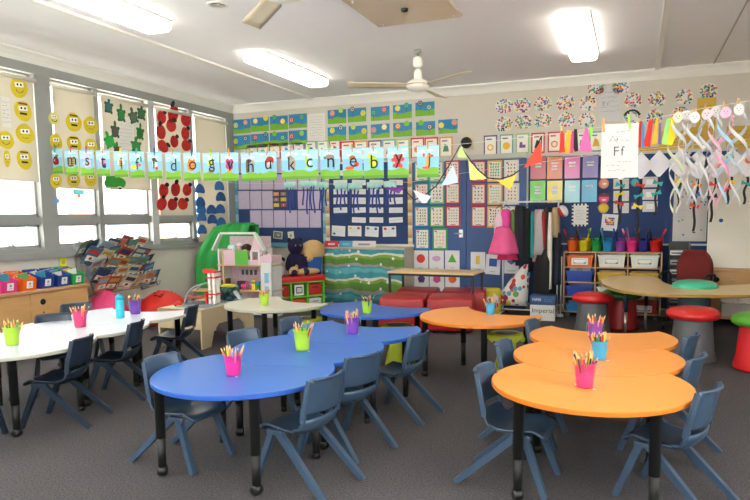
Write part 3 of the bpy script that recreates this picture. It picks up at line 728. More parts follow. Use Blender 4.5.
# paper spirals
def spiral(px, ytop, ybot, wpx, cols, label, y):
    top = at(px, ytop, Y=y); bot = at(px, ybot, Y=y); L = top.z - bot.z
    d = (top - CAMPOS).dot(FW); R = wpx * .72 / F_PX * d / 2
    t = thing('paper_spiral', label, 'paper spiral', top, 0, 'twisted paper spirals on the string')
    hd = MB(); hd.T = Matrix.Translation((0, 0, -.035))
    hd.lathe([(0, -.004), (.028, -.004), (.03, 0), (.028, .004), (0, .004)], M(cols[0], .6), 14) if False else None
    hm = M(cols[0], .6, noise=.03)
    n = 16; out = [(.034 * math.cos(2 * PI * i / n) * (1 + .12 * math.cos(4 * PI * i / n)), .045 * math.sin(2 * PI * i / n)) for i in range(n)]
    hd.add([(x, -.004, z) for x, z in out] + [(x, .0, z) for x, z in out], [tuple(range(n)), tuple(range(2 * n - 1, n - 1, -1))] + [(i, n + i, n + (i + 1) % n, (i + 1) % n) for i in range(n)], hm)
    hd.disc(-.012, .008, .004, .005, '#6b6b70', 2, 8).disc(.012, .008, .004, .005, '#6b6b70', 2, 8).disc(0, -.008, .005, .004, '#6b6b70', 2, 8)
    hd.build('head', t)
    turns = L / .24
    for k, col in enumerate(cols[1:]):
        P = []; ph = k * PI + px * .7; N = int(turns * 14)
        for i in range(N + 1):
            u = i / N; a = ph + u * turns * 2 * PI * (.5 if True else 1); r = R * (.55 + .45 * math.sin(PI * min(1, u * 1.3 + .12)))
            z = -.07 - u * (L - .07)
            wd = .019 * (1 - .3 * u)
            cx, cy = r * math.cos(a), r * math.sin(a) * .8
            tz = wd * .9
            P.append([(cx - .004 * math.sin(a), cy, z + tz), (cx, cy + .002, z), (cx + .004 * math.sin(a), cy, z - tz)])
        b = MB(); b.shell(P, .0012, translucent(col, .2)); b.build('paper_strip', t)
sp = [(678, 113, 212, 24, ['#cdcfbc', '#cdd1d3', '#cccdb4'], 'white paper spiral, leftmost, cream head below the yellow streamer'), (695, 113, 208, 24, ['#cfd1d5', '#d1d3d7', '#c6c9d0'], 'white paper spiral, second from the left'), (707, 110, 200, 22, ['#d3c0c9', '#d0d2d4', '#c1c5cc'], 'white paper spiral with faint pink head'), (726, 108, 208, 24, ['#e9a9c9', '#e99cc4', '#a9d3e8'], 'pink and pale blue paper spiral'), (739, 105, 207, 26, ['#cfd0d3', '#d3d3d6', '#b7c1ce'], 'tallest white paper spiral near the right photo edge'), (687, 111, 205, 20, ['#c8c4c6', '#cbc9cc', '#d8cfd4'], 'lower white paper spiral behind the front row'), (716, 107, 210, 20, ['#cecbcc', '#d1cbce', '#e5bccd'], 'lower pinkish white paper spiral behind the front row')]
for i, (px, a, b, wp, cols, lb) in enumerate(sp): spiral(px, a, b, wp, cols, lb, YS - .02 if i < 5 else YS + .02)
peg_x = [at(x, 106, Y=YS) for x in (677, 694, 705, 724, 738)]
for i, q in enumerate(peg_x): peg(q.x, z_string(q.x), 'wooden', 'paper spiral number %s from the left' % ['one', 'two', 'three', 'four', 'five'][i], YS)

# second string farther back: kites and jellyfish
YK = 7.6
ks = [at(300, 178, Y=YK), at(400, 178, Y=YK)]
single('hanging_string', MB().tube([(XL + .05, YK, 2.1), at(235, 183, Y=YK), at(300, 184, Y=YK), at(360, 184, Y=YK), at(412, 182, Y=YK), at(470, 172, Y=YK), at(600, 154, Y=YK), at(700, 144, Y=YK), at(748, 139, Y=YK), (XR, YK, 2.72)], .002, M('#d8d6cf', .6), 5), 'thin string behind the alphabet cards carrying blue jellyfish and kites', 'string')
def jelly(px, ytop, w_px, strips, ybots, label):
    c = at(px, ytop, Y=YK); d = (c - CAMPOS).dot(FW); s = d / F_PX
    t = thing('paper_jellyfish', label, 'paper jellyfish', c, 0, 'teal paper jellyfish with blue strips')
    hw = w_px * s / 2
    b = MB(); P = [[(u * hw, .04 * (1 - u * u) * -1, -v * .09 - (.02 * math.sin(u * 9 + px)) * v) for v in (0, .5, 1)] for u in [-1 + k / 6 for k in range(13)]]
    b.shell(P, .002, M('#9fcfc9', .7, noise=.3, scale=12)); b.build('bell', t)
    for k, (dx, yb) in enumerate(zip(strips, ybots)):
        L = (yb - ytop) * s; x = dx * s; wv = .012
        P = [[(x + .01 * math.sin(v * 5 + k) - wv, -.02 + .01 * k % .03, -.07 - v * (L - .07)), (x + .01 * math.sin(v * 5 + k) + wv, -.02 + .01 * k % .03, -.07 - v * (L - .07))] for v in [q / 8 for q in range(9)]]
        MB().shell(P, .0015, M('#2b3f92', .7)).build('tentacle', t)
jelly(290, 182, 14, (-3, 0, 3), (210, 213, 208), 'teal jellyfish above the small photo cluster, leftmost')
jelly(308, 181, 20, (-5, -1, 3, 7), (205, 214, 210, 213), 'teal jellyfish with wavy dark strips over the lavender papers')
jelly(323, 182, 12, (-3, 0, 3), (209, 212, 206), 'teal jellyfish at the border between the two boards')
jelly(341, 183, 14, (-4, 0, 4), (207, 210, 206), 'teal jellyfish at the left of the name board')
jelly(355, 183, 16, (-5, -1, 3), (211, 213, 210), 'teal jellyfish left of the middle of the name board')
jelly(374, 182, 16, (-5, -1, 3, 6), (213, 208, 213, 209), 'teal jellyfish right of the middle of the name board')
jelly(390, 181, 14, (-3, 1, 5), (206, 202, 205), 'teal jellyfish nearest the right end of the name board')
def kite(px, py, hwp, hhp, cols, bows, tail_x, ytail, label):
    c = at(px, py, Y=YK); d = (c - CAMPOS).dot(FW); s = d / F_PX; hw, hh = hwp * s, hhp * s
    t = thing('paper_kite', label, 'paper kite', c, 0, 'white paper kites with black tails')
    b = MB(); q = [(0, -hh), (hw, 0), (0, hh), (-hw, 0)]
    b.add([(x, -.002, z) for x, z in q] + [(x, .002, z) for x, z in q], [(0, 1, 2, 3), (7, 6, 5, 4), (0, 4, 5, 1), (1, 5, 6, 2), (2, 6, 7, 3), (3, 7, 4, 0)], M('#dad8e0', .6, noise=.04))
    for i, cc in enumerate(cols): b.disc(random.uniform(-.4, .4) * hw, random.uniform(-.4, .4) * hh, .26 * hw, .22 * hh, M(cc, .7, noise=.1), 1 + i)
    b.build('sail', t)
    L = (ytail - py) * s; x0 = (tail_x - px) * s
    P = [[(x0 * v * .9 + .012 * math.sin(v * 9) - .013, -.012, -hh * .9 - v * (L - hh * .9)), (x0 * v * .9 + .012 * math.sin(v * 9) + .013, -.010, -hh * .9 - v * (L - hh * .9))] for v in [k / 10 for k in range(11)]]
    MB().shell(P, .0015, M('#1c1c20', .7)).build('tail', t)
    for i, cc in enumerate(bows):
        v = (i + .6) / (len(bows) + .8); z = -hh * .9 - v * (L - hh * .9) * .75; x = x0 * v
        w = MB(); w.T = Matrix.Translation((x, -.018, z)) @ Matrix.Rotation(.3 * (-1) ** i, 4, 'Y')
        w.add([(-.05, 0, -.028), (0, 0, -.006), (.05, 0, -.028), (.05, 0, .028), (0, 0, .006), (-.05, 0, .028)], [(0, 1, 4, 5), (1, 2, 3, 4)], M(cc, .7)).ell((0, 0, 0), (.012, .008, .012), M(cc, .7), 8, 5)
        w.build('bow', t)
kite(621, 168, 12, 13, ['#cfd0e2'], ['#2ba5a5', '#e0c43a', '#c8352c'], 620, 225, 'white paper kite mostly hidden behind the big white poster')
kite(641, 166, 12, 14, ['#dad6e6'], ['#c8352c', '#2ba5a5', '#e0c43a'], 638, 232, 'white paper kite touching the right side of the big poster')
kite(659, 164, 12, 14, ['#cdd3ea'], ['#2ba5a5', '#2ba5a5'], 656, 215, 'white paper kite in front of the dark blue board, two teal bows')
kite(681, 163, 14, 15, ['#e8c9c9', '#cfe0cf'], ['#d9b62e', '#2b8f8f'], 679, 206, 'pale kite with pastel patches at the left of the spirals')
kite(698, 165, 14, 15, ['#dcdcdc', '#e4d0d4'], ['#d9842e', '#4a6fb0', '#c43a2e'], 695, 231, 'grey white kite with the long black tail among the spirals')
kite(716, 164, 14, 15, ['#e4d6d0', '#e08a4a'], ['#c8352c', '#222222'], 712, 222, 'white kite with an orange patch behind the spirals')
kite(732, 163, 14, 15, ['#7fb37a', '#d9d0dc'], ['#d9b62e', '#c43a2e'], 728, 204, 'white kite with a green patch near the right photo edge')
kite(748, 163, 13, 15, ['#e07a5a', '#d9c8d0'], ['#2ba5a5'], 745, 204, 'white kite with a coral patch at the right photo edge')
# ------------------------------------------------------------------ boards and everything on the back wall
def struct_or(name, label, cat, mb, loc=(0, 0, 0)): return single(name, mb, label, cat, loc)
def board(name, label, px0, px1, zt, zb, th, mat_, frame=None):
    a, b = at(px0, 200, Y=YB).x, at(px1, 200, Y=YB).x
    t = thing(name, label, 'pinboard', ((a + b) / 2, YB - .0015, (zt + zb) / 2))
    w_, h_ = b - a, zt - zb
    MB().box(-w_ / 2, w_ / 2, -th, 0, -h_ / 2, h_ / 2, mat_).build('felt_panel', t)
    return t, w_, h_
ZT = 2.30
b1, w1, h1 = board('pinboard', 'dark blue pinboard at the left covered with lavender pages', 236.5, 326, ZT, .92, .02, NAVY)
for s in (-1, 1):
    m = MB(); 
    for i in range(12): m.box(s * w1 / 2 - .05, s * w1 / 2 + .05, -.027, -.02, -h1 / 2 + i * h1 / 12, -h1 / 2 + (i + 1) * h1 / 12, M(['#6fa7b5', '#8fb9c4', '#5a8fae'][i % 3], .7))
    m.build('side_border', b1)
MB().box(-w1 / 2, w1 / 2, -.027, -.02, -h1 / 2, -h1 / 2 + .08, M('#5c98ab', .7)).build('lower_border', b1)
b2, w2, h2 = board('pinboard', 'blue pinboard in the middle filled with rows of white name strips', 328, 410.5, ZT, .99, .02, NAVY)
for s in (-1, 1):
    m = MB()
    for i in range(26): m.box(s * w2 / 2 - .035, s * w2 / 2 + .035, -.03, -.02, -h2 / 2 + i * h2 / 26, -h2 / 2 + (i + 1) * h2 / 26, M(['#c9b58a', '#d9cfae', '#a78f62', '#d4a06a'][i % 4], .7))
    m.build('ruler_border', b2)
MB().box(-w2 / 2 - .09, w2 / 2 + .07, -.05, 0, -h2 / 2 - .07, -h2 / 2, M('#cfcabb', .5)).build('lower_ledge', b2)
MB().box(w2 / 2 + .035, w2 / 2 + .13, -.03, 0, -h2 / 2 - .9, h2 / 2, M('#bdbbb0', .5)).build('side_post', b2)
b3, w3, h3 = board('pinboard', 'long dark blue pinboard behind the storage cubbies and clothes rack', 528.5, 735, 2.26, .12, .02, NAVY)
MB().box(-w3 / 2, w3 / 2, -.035, -.02, -h3 / 2 + .88, -h3 / 2 + .905, M('#c9cdd6', .4)).build('dado_rail', b3)
MB().box(-w3 / 2 - .07, w3 / 2, -.03, 0, h3 / 2, h3 / 2 + .04, M('#b9b9b2', .5)).build('top_rail', b3)
MB().box(-w3 / 2 - .06, -w3 / 2, -.03, 0, -h3 / 2, h3 / 2, M('#aeb0a8', .5)).build('edge_strip', b3)
# double doors
xa, xm, xb = at(413.5, 220, Y=YB).x, at(467.3, 220, Y=YB).x, at(526.5, 220, Y=YB).x
DB = M('#274c84', .45, noise=.04, scale=6)
MB().box(xa - .06, xb + .06, -.01, 0, 0, 2.34, M('#b9b9b0', .5)).build('trim_40', None, (0, YB, 0), 0, 'structure')
d1 = MB().box(xa, xm - .006, -.05, -.01, .02, 2.27, DB).build('door_1', None, (0, YB, 0), 0, 'structure')
d2 = MB().box(xm + .006, xb, -.05, -.01, .02, 2.27, DB).build('door_2', None, (0, YB, 0), 0, 'structure')
hp_ = at(461, 233.5, Y=YB - .05)
MB().box(hp_.x - .03, hp_.x + .03, -.056, -.05, hp_.z - .06, hp_.z + .06, STEEL).tube([(hp_.x, -.05, hp_.z), (hp_.x, -.1, hp_.z), (hp_.x - .10, -.1, hp_.z)], .011, STEEL, 8).build('door_handle', d1)
MB().box(xa, xb, -.06, 0, 2.28, 2.35, M('#b3b4ac', .5)).build('trim_41', None, (0, YB, 0), 0, 'structure')

def pic(name, label, cat, group, px, py, wp, hp, base, deco=None, yb=YB, rot=0.0, t=.003):
    c = at(px, py, Y=yb); a = at(px - wp / 2, py, Y=yb); b = at(px + wp / 2, py, Y=yb); u = at(px, py - hp / 2, Y=yb); d = at(px, py + hp / 2, Y=yb)
    W, Hh = b.x - a.x, u.z - d.z
    mb = MB(); mb.T = Matrix.Rotation(rot, 4, 'Y')
    if base: mb.sheet(W, Hh, base, t)
    if deco: deco(mb, W, Hh)
    return single(name, mb, label, cat, (c.x, yb - .001, c.z), 0, group)
# lollipop-tree pictures
LC = {'pink': '#e07a92', 'red': '#c8274f', 'yellow': '#ead23c', 'teal': '#1f8f8c', 'purple': '#6b3a86', 'green': '#7fc13a', 'orange': '#e8783a', 'cream': '#e8d99a', 'blue': '#2561a6'}
def land(a, b, k):
    def f(mb, W, Hh):
        mb.rect(0, 0, W, Hh, '#2a82b0', 0)
        y0 = -Hh * (.08 if k % 3 else .2)
        mb.poly([(-W / 2, -Hh / 2), (W / 2, -Hh / 2)] + [(W / 2 - W * i / 6, y0 + .012 * math.sin(i * 1.3 + k)) for i in range(7)], '#74ad2a', 1)
        for j, (cn, x) in enumerate(((a, -.24 - .1 * (k % 3 == 0)), (b, .22 + .12 * (k % 4 == 1)))):
            z = Hh * (.1 + .16 * ((k + j) % 3)); mb.rect(x * W, z - .06, .006, .1, '#3a3f5c', 2)
            mb.disc(x * W, z, .045, .045, LC[cn], 3); mb.disc(x * W, z, .028, .028, LC['cream' if (k + j) % 2 else 'green'], 4); mb.disc(x * W, z, .017, .017, LC[cn], 5)
    return f
GA = 'blue and green lollipop tree pictures'
up = [(242, 126.4, 'cream', 'pink'), (260, 124.5, 'cream', 'yellow'), (279, 123, 'teal', 'yellow'), (298, 121, 'red', 'teal'), (337, 116.7, 'pink', 'green'), (357, 115, 'purple', 'yellow'), (380.2, 113.6, 'teal', 'red'), (402.4, 111.7, 'yellow', 'teal'), (425, 109, 'purple', 'teal')]
lo = [(242, 142.4, 'yellow', 'blue'), (260, 140.8, 'red', 'blue'), (279, 139.3, 'green', 'teal'), (298, 137.3, 'red', 'green'), (337, 134, 'yellow', 'blue'), (358, 132.8, 'green', 'yellow'), (380.3, 131, 'pink', 'cream'), (402.7, 129.6, 'orange', 'green'), (425.6, 128.5, 'green', 'purple'), (448, 126.4, 'yellow', 'pink')]
ordn = ['first', 'second', 'third', 'fourth', 'fifth', 'sixth', 'seventh', 'eighth', 'ninth', 'tenth', 'eleventh', 'twelfth', 'thirteenth', 'fourteenth', 'fifteenth', 'sixteenth', 'seventeenth', 'eighteenth', 'nineteenth', 'twentieth']
for r, L in (('upper', up), ('lower', lo)):
    for i, (x, y, a, b) in enumerate(L):
        pic('child_painting', 'lollipop tree picture with %s and %s rounds, %s from the left in the %s row' % (a, b, ordn[i], r), 'picture', GA, x, y, 15.5 + x * .0085, 14, None, lambda mb, W, Hh, a=a, b=b, i=i: (mb.sheet(W, Hh, '#2a82b0'), land(a, b, i)(mb, W, Hh)))
pic('drawing_poster', 'white sheet of faint drawings between the lollipop tree pictures', 'poster', None, 316.5, 127.5, 17, 28, '#d9d6d2', lambda mb, W, Hh: mb.scribble(0, 0, W * .8, Hh * .85, 9))
# picture cards under the ceiling art
bc = {'cream': '#d9c9a0', 'teal': '#6aa9a5', 'purple': '#6f4f86', 'green': '#8fbf7a', 'red': '#c23038', 'orange': '#d98e4a', 'blue': '#4a79a8'}
ic = ['#c2413a', '#3a8f5a', '#e0b23a', '#4a7fb5', '#7a4f8f', '#2c2c2c', '#e07a3a']
GB = 'framed alphabet picture cards along the wall'
rowc = [(252, 152.5, 'cream'), (263, 151.5, 'teal'), (275, 150.5, 'red'), (286.5, 150, 'cream'), (299, 150, 'purple'), (311, 149.5, 'teal'), (323, 149, 'green'), (335, 148.5, 'red'), (347.5, 151.5, 'red'), (361, 151, 'orange'), (375, 150.5, 'purple'), (389, 149.5, 'teal'), (403, 149, 'green'), (417.5, 148, 'red'), (431.5, 147.5, 'red'), (446, 147, 'orange'), (490.5, 145.5, 'purple'), (506.5, 144.5, 'teal'), (522.5, 143.5, 'green'), (538, 143, 'red'), (554.5, 142, 'red'), (570, 141.5, 'orange'), (583, 141.5, 'cream'), (596, 141.5, 'teal')]
def card(col, k):
    def f(mb, W, Hh):
        mb.rect(0, 0, W * .8, Hh * .85, '#e8e3d8', 1); mb.rect(-.02, Hh * .3, W * .4, .02, '#b33a3a' if col == 'red' else '#5a6f9a', 2)
        c = ic[k % 7]
        if k % 4 == 0: mb.disc(0, -.03, .05, .05, c, 2); mb.disc(0, -.03, .03, .03, '#e8e3d8', 3)
        elif k % 4 == 1: mb.disc(0, -.02, .055, .055, '#e8b92e' if k > 15 else c, 2)
        elif k % 4 == 2: mb.rect(0, -.04, .09, .045, c, 2); mb.rect(-.02, 0, .04, .04, c, 2)
        else: mb.poly([(-.05, -.07), (.05, -.07), (.03, .02), (-.02, .05)], c, 2)
    return f
for i, (x, y, col) in enumerate(rowc):
    pic('picture_card', '%s-bordered picture card, %s in the long row on the wall' % (col, ordn[i] if i < 20 else ['', 'second last but one', 'third last', 'second last', 'last'][i - 19]), 'picture card', GB, x, y, 13.6 if i > 7 else 11.5, 20.5 if i > 7 else 17, bc[col], card(col, i))
# dot art portraits
def dots(k, shape):
    pal = ['#c8273c', '#2a8f8a', '#e8b93a', '#2d5fa8', '#202020', '#e889a5', '#e8763a', '#6ab04c', '#8a4fa0', '#5ab7d0']
    def f(mb, W, Hh):
        n = 20; rx, rz = W / 2, Hh / 2
        out = [(rx * (abs(math.cos(2 * PI * i / n)) ** .8) * (1 if math.cos(2 * PI * i / n) > 0 else -1), rz * (math.sin(2 * PI * i / n) if math.sin(2 * PI * i / n) > -.75 else -.8)) for i in range(n)]
        mb.add([(x, -.003, z) for x, z in out] + [(x, 0, z) for x, z in out], [tuple(range(n)), tuple(range(2 * n - 1, n - 1, -1))] + [(i, n + i, n + (i + 1) % n, (i + 1) % n) for i in range(n)], '#d9d4cc')
        rs = random.Random(k)
        for i in range(58 if shape else 34):
            a = rs.uniform(0, 2 * PI); q = math.sqrt(rs.random()) * .95 if shape else rs.uniform(.45, .95)
            x, z = rx * q * math.cos(a), rz * q * math.sin(a)
            if z < -rz * .78: z = -rz * .75
            mb.disc(x, z, .0135, .0135, pal[rs.randrange(10)], 1 + i * .05, 7)
    return f
da = [(504, 106.5), (522, 106), (543, 104), (565.7, 103), (588, 104), (504, 124.5), (523.5, 122), (543, 120.6), (566.4, 120), (587, 120.6), (596, 87.7), (621, 87), (633, 100.5), (632, 117), (657, 99.5), (684.5, 97.3), (708.5, 91), (654, 117), (680, 114.5)]
dl_ = ['far left of the upper row', 'second in the upper row, pink and green', 'third in the upper row, dense dark dots', 'fourth in the upper row, pale top', 'fifth in the upper row, sparse dots', 'far left of the lower row', 'second in the lower row', 'third in the lower row, black dots on top', 'fourth in the lower row', 'fifth in the lower row, blank middle', 'highest one, left above the handwritten sheet', 'highest one, right above the handwritten sheet', 'right of the handwritten sheet, dense', 'right of the handwritten sheet, lower, black hair arc', 'round pink one left of the sparse one', 'sparse one with large black dots', 'above the golden poster', 'below the round pink one', 'below the sparse one, half behind spirals']
for i, (x, y) in enumerate(da):
    def ff(mb, W, Hh, i=i):
        dots(i, i not in (4, 9, 13, 15))(mb, W, Hh)
        if i == 13:
            for q in range(9): a = PI * (.12 + .76 * q / 8); mb.disc(W * .44 * math.cos(a), Hh * .42 * math.sin(a), .02, .016, '#1a1a1a', 6, 8)
    pic('dot_portrait', 'dotted paper face on the upper wall, ' + dl_[i], 'dot art', 'dot art faces on the upper wall', x, y, 17.5, 15.5, None, ff)
def words_poster(mb, W, Hh):
    mb.scribble(0, Hh * .1, W * .8, Hh * .7, 5, '#8b8d92', 1, .006); mb.text('E r', -.05, .02, .05, '#7a7c80', 2)
pic('handwritten_sheet', 'grey white handwritten sheet among the dotted faces', 'poster', None, 609.5, 105, 22, 33, '#c6c5c8', words_poster)
gold = M('#c8a02c', .4, noise=.15, scale=9)
for i, (x, y, wp, hp, lb) in enumerate([(706, 120, 19, 44, 'tall golden poster under the topmost dotted face'), (671, 141, 24, 20, 'golden banner sheet left of the paper spirals'), (695, 139, 22, 24, 'golden banner sheet between the first spirals'), (739, 138, 26, 24, 'golden banner sheet at the right photo edge'), (648, 150, 30, 6, 'thin golden strip under the red streamers')]):
    pic('golden_poster', lb, 'poster', 'golden posters on the wall', x, y, wp, hp, gold, lambda mb, W, Hh: mb.scribble(0, 0, W * .7, Hh * .7, max(1, int(Hh / .06)), '#6b5420', 1, .006), yb=YB - .004 * i)
# lavender pages
PG = '#b9abc4'
def page(k):
    return lambda mb, W, Hh: (mb.rect(0, 0, W * .82, Hh * .86, M('#beb1c9', .6, noise=.1, scale=20), 1), mb.scribble(0, 0, W * .6, Hh * .6, 5, '#a193b2', 2, .003))
gl = 'lavender pages on the left pinboard'
for r, (y0, y1, xs, hide) in enumerate([(158, 173.5, range(7), []), (174, 190, range(7), []), (190.5, 209.5, [0, 1, 2, 5, 6], []), (210, 228, [1, 2, 3, 4, 5, 6], [])]):
    for c_ in xs:
        x = 244 + c_ * 11.9
        pic('lavender_page', 'lavender page on the left pinboard, %s row from the top, %s from the left' % (ordn[r], ordn[c_]), 'page', gl, x, (y0 + y1) / 2, 11.2, y1 - y0 - .8, PG, page(c_), yb=YB - .02)
def photos(mb, W, Hh):
    for i in range(2):
        for j in range(3): mb.rect(-W * .25 + i * W * .5, Hh * (.3 - .3 * j), W * .38, Hh * .2, ['#c98a5a', '#8a7a6a', '#d9b23a', '#a3563a'][(i + j) % 4], 1); mb.disc(-W * .25 + i * W * .5, Hh * (.3 - .3 * j), .012, .012, '#e5b99a', 2)
pic('photo_cluster', 'small cluster of photographs on navy card amid the lavender pages', 'photographs', None, 280, 199.5, 14.5, 18.5, '#26365f', photos, yb=YB - .02)
pic('photograph', 'small landscape photograph low on the left pinboard', 'photograph', None, 278, 235, 9, 7.5, '#d6d3c8', lambda mb, W, Hh: (mb.rect(0, 0, W * .85, Hh * .8, '#6f7d6c', 1), mb.disc(.01, 0, .03, .02, '#b5b09a', 2)), yb=YB - .02, rot=.1)
pic('photograph', 'small white photograph beside the purple toy, low on the left pinboard', 'photograph', None, 291, 235.5, 6, 8, '#d6d3c8', lambda mb, W, Hh: mb.disc(0, 0, .02, .03, '#8a8f8a', 1), yb=YB - .02, rot=-.1)
# name strips
gn = 'white name strips on the middle pinboard'
for r, y in enumerate((173, 182.5, 191.6, 200.8, 210.2, 220)):
    for c_, x in enumerate((340.5, 359, 376.5, 396)):
        if r == 5 and c_ == 0: continue
        pic('name_strip', 'white word strip on the middle pinboard, %s row, %s column' % (ordn[r], ordn[c_]), 'word strip', gn, x, y, 14.5, 6.2 if r != 3 else 7.5, '#1f2c55', lambda mb, W, Hh: (mb.rect(0, 0, W * .95, Hh * .86, '#d9dadd', 1), mb.scribble(0, 0, W * .75, Hh * .4, 1, '#9a96a2', 2)), yb=YB - .02, rot=random.uniform(-.05, .05))
for x, y, cols, lb in ((338.6, 231, ['#2a6fa8'], 'white card with a blue car'), (354.8, 231, ['#d9b93a', '#c23a3a'], 'white card with yellow and red spots'), (372, 231.5, ['#7a6f9a', '#2d4fa0'], 'white card with purple scribbles'), (389.5, 231.5, ['#c2413a', '#4a5fa8'], 'white card with a red and blue figure')):
    def fc_(mb, W, Hh, cols=cols):
        mb.rect(0, 0, W * .93, Hh * .9, '#d9d9d8', 1); mb.scribble(0, .01, W * .6, Hh * .4, 2, '#9a98a0', 2)
        for k, c_ in enumerate(cols): mb.disc(W * (-.28 + .55 * k), Hh * (.25 if len(cols) > 1 else -.25), .028, .02, c_, 3)
    pic('drawing_card', lb + ' low on the middle pinboard', 'drawing card', 'drawing cards on the middle pinboard', x, y, 14.5, 11.5, '#1b2446', fc_, yb=YB - .02, rot=random.uniform(-.05, .08))
pb_ = at(365, 247, Y=YB - .06).z
# number posters on the doors
def numposter(fr, dot, k, kind):
    def f(mb, W, Hh):
        mb.rect(0, 0, W * .8, Hh * .84, '#ddd9cf', 1)
        rs = random.Random(k * 7 + 1); cols, rows = (3, 4) if k % 2 else (4, 5)
        for i in range(cols):
            for j in range(rows):
                x = W * .66 * ((i + .5) / cols - .5) + rs.uniform(-.006, .006); z = Hh * .66 * ((j + .5) / rows - .5) + .01
                c = dot[(i + j * 2) % len(dot)]
                if kind == 0: mb.disc(x, z, .011, .013, c, 2, 8)
                elif kind == 1: mb.rect(x, z, .022, .009, c, 2, rs.uniform(-.7, .7))
                else: mb.disc(x, z + .008, .014, .012, c, 2, 8); mb.rect(x, z - .012, .004, .02, c, 2)
        mb.rect(0, -Hh * .38, W * .35, .01, '#b04a4a' if fr == '#b5293a' else '#6a7a6a', 2)
        mb.rect(-W * .28, Hh * .36, W * .16, .02, '#4a6fa0' if k % 2 else '#c24a5a', 2)
    return f
FRc = {'teal': '#1f7f94', 'green': '#4fae93', 'red': '#b5293a', 'blue': '#1d79ad', 'orange': '#d9a94a', 'lime': '#3a9a4a', 'white': '#cfcac6'}
np_ = [(421.4, 171.5, 'teal', ['#c2413a', '#3a8f5a']), (436.5, 171.5, 'green', ['#c23a6a', '#3a8f5a']), (452.5, 171, 'red', ['#4a4a5a', '#c2413a']), (478.5, 171.3, 'red', ['#c2413a', '#3a8f9a']), (494.8, 171, 'orange', ['#3aa06a']), (511.4, 170.5, 'white', ['#8a2f2f', '#c2413a']),
       (421.6, 193.5, 'teal', ['#c23a3a', '#d98e9a']), (437, 193.5, 'green', ['#3a3a6a']), (452.7, 193.5, 'red', ['#c23a3a', '#8abf4a', '#3a3a3a']), (478.5, 194, 'red', ['#8a3a3a', '#3a3a3a']), (495, 194, 'orange', ['#3a8f6a']), (511.8, 194, 'white', ['#b5293a']),
       (421.6, 216.5, 'blue', ['#6aa03a', '#3a5a2a']), (437, 216.5, 'lime', ['#c2413a', '#6aa03a']), (453, 216.5, 'red', ['#2a2a3a']), (478.5, 216.5, 'red', ['#3a3a4a', '#6a4a5a']), (494.5, 217, 'orange', ['#3a3a3a', '#c2413a']), (511, 217, 'white', ['#4a4a6a']),
       (422.3, 239, 'blue', ['#3a7a3a']), (440, 239, 'lime', ['#d98a3a', '#c9b23a'])]
for i, (x, y, fr, dt) in enumerate(np_):
    kind = 2 if i == 4 else (1 if i in (8, 10, 14, 15) else 0)
    row = ordn[0 if i < 6 else 1 if i < 12 else 2 if i < 18 else 3]; col = ordn[i % 6]
    pic('number_poster', '%s-framed number poster with little pictures, %s row, %s on the blue doors' % (fr, row, col), 'number poster', 'number posters on the blue doors', x, y, 14.8, 21.3, FRc[fr], numposter(FRc[fr], dt, i, kind), yb=YB - .052)
shp = [(421, 260.5, 'red', 'circle', '#c82a26'), (436.5, 260.5, 'lilac', 'oval', '#c79bc9'), (452.3, 260.5, 'green', 'triangle', '#4fa024'), (478, 262, 'yellow', 'rectangle', '#e0c22c'), (493, 264.5, 'blue', 'square', '#2355a8'), (511.5, 263.5, 'blue', 'rhombus', '#3d7fb8'), (421.5, 281, 'purple', 'pentagon', '#5a2f7a'), (437, 281, 'magenta', 'hexagon', '#c8388a'), (452.5, 281, 'orange', 'octagon', '#e06a22')]
def shape_deco(kind, col):
    def f(mb, W, Hh):
        z = Hh * .1
        if kind == 'circle': mb.disc(0, z, .07, .07, col, 1, 24)
        elif kind == 'oval': mb.disc(0, z, .07, .045, col, 1, 24)
        elif kind == 'triangle': mb.poly([(-.07, z - .06), (.07, z - .06), (0, z + .075)], col)
        elif kind == 'rectangle': mb.rect(0, z, .065, .13, col)
        elif kind == 'square': mb.rect(0, z, .12, .12, col)
        elif kind == 'rhombus': mb.poly([(-.07, z), (0, z - .05), (.07, z), (0, z + .05)], col)
        else:
            n = {'pentagon': 5, 'hexagon': 6, 'octagon': 8}[kind]; mb.poly([(.068 * math.cos(PI / 2 + 2 * PI * i / n), z + .068 * math.sin(PI / 2 + 2 * PI * i / n)) for i in range(n)], col)
        mb.text(kind, 0, -Hh * .36, .022, '#555560', 2, 0, W * .6)
    return f
for x, y, cn, kd, col in shp:
    pic('shape_poster', 'white shape poster with a %s %s on the blue doors' % (cn, kd), 'shape poster', 'shape posters on the blue doors', x, y, 14.5, 20, '#dcdbdd', shape_deco(kd, col), yb=YB - .052, rot=.06 if kd == 'square' else 0)
# plastic pockets
pk = [(538.3, 168.3, 'red', '#b52a35'), (554.8, 168, 'orange', '#d66a35'), (572.3, 167.5, 'pink', '#cf5f9c'), (590.4, 166.8, 'purple', '#7a68a8'), (537.8, 191.8, 'green', '#5fc03a'), (554.8, 191.8, 'yellow', '#d9c92c'), (572.3, 191.5, 'pale aqua', '#8fcbd6'), (589.3, 191, 'sky blue', '#3aa3cf')]
for i, (x, y, cn, col) in enumerate(pk):
    def fp(mb, W, Hh, i=i, col=col):
        mb.rect(0, 0, W * .94, Hh * .95, M(col, .15, noise=.05), 1)
        for j in range(3 if i in (1, 4, 5) else 2 if i < 7 else 1): mb.rect(0, Hh * (.2 - .13 * j), W * (.42 - .06 * (j % 2)), Hh * .07, '#e0dcdc', 2)
    pic('display_book', '%s plastic display book pinned on the dark board, %s row' % (cn, 'upper' if i < 4 else 'lower'), 'display book', 'plastic display books on the board', x, y, 16.2, 23.3, '#1d2747', fp, yb=YB - .02, t=.012)
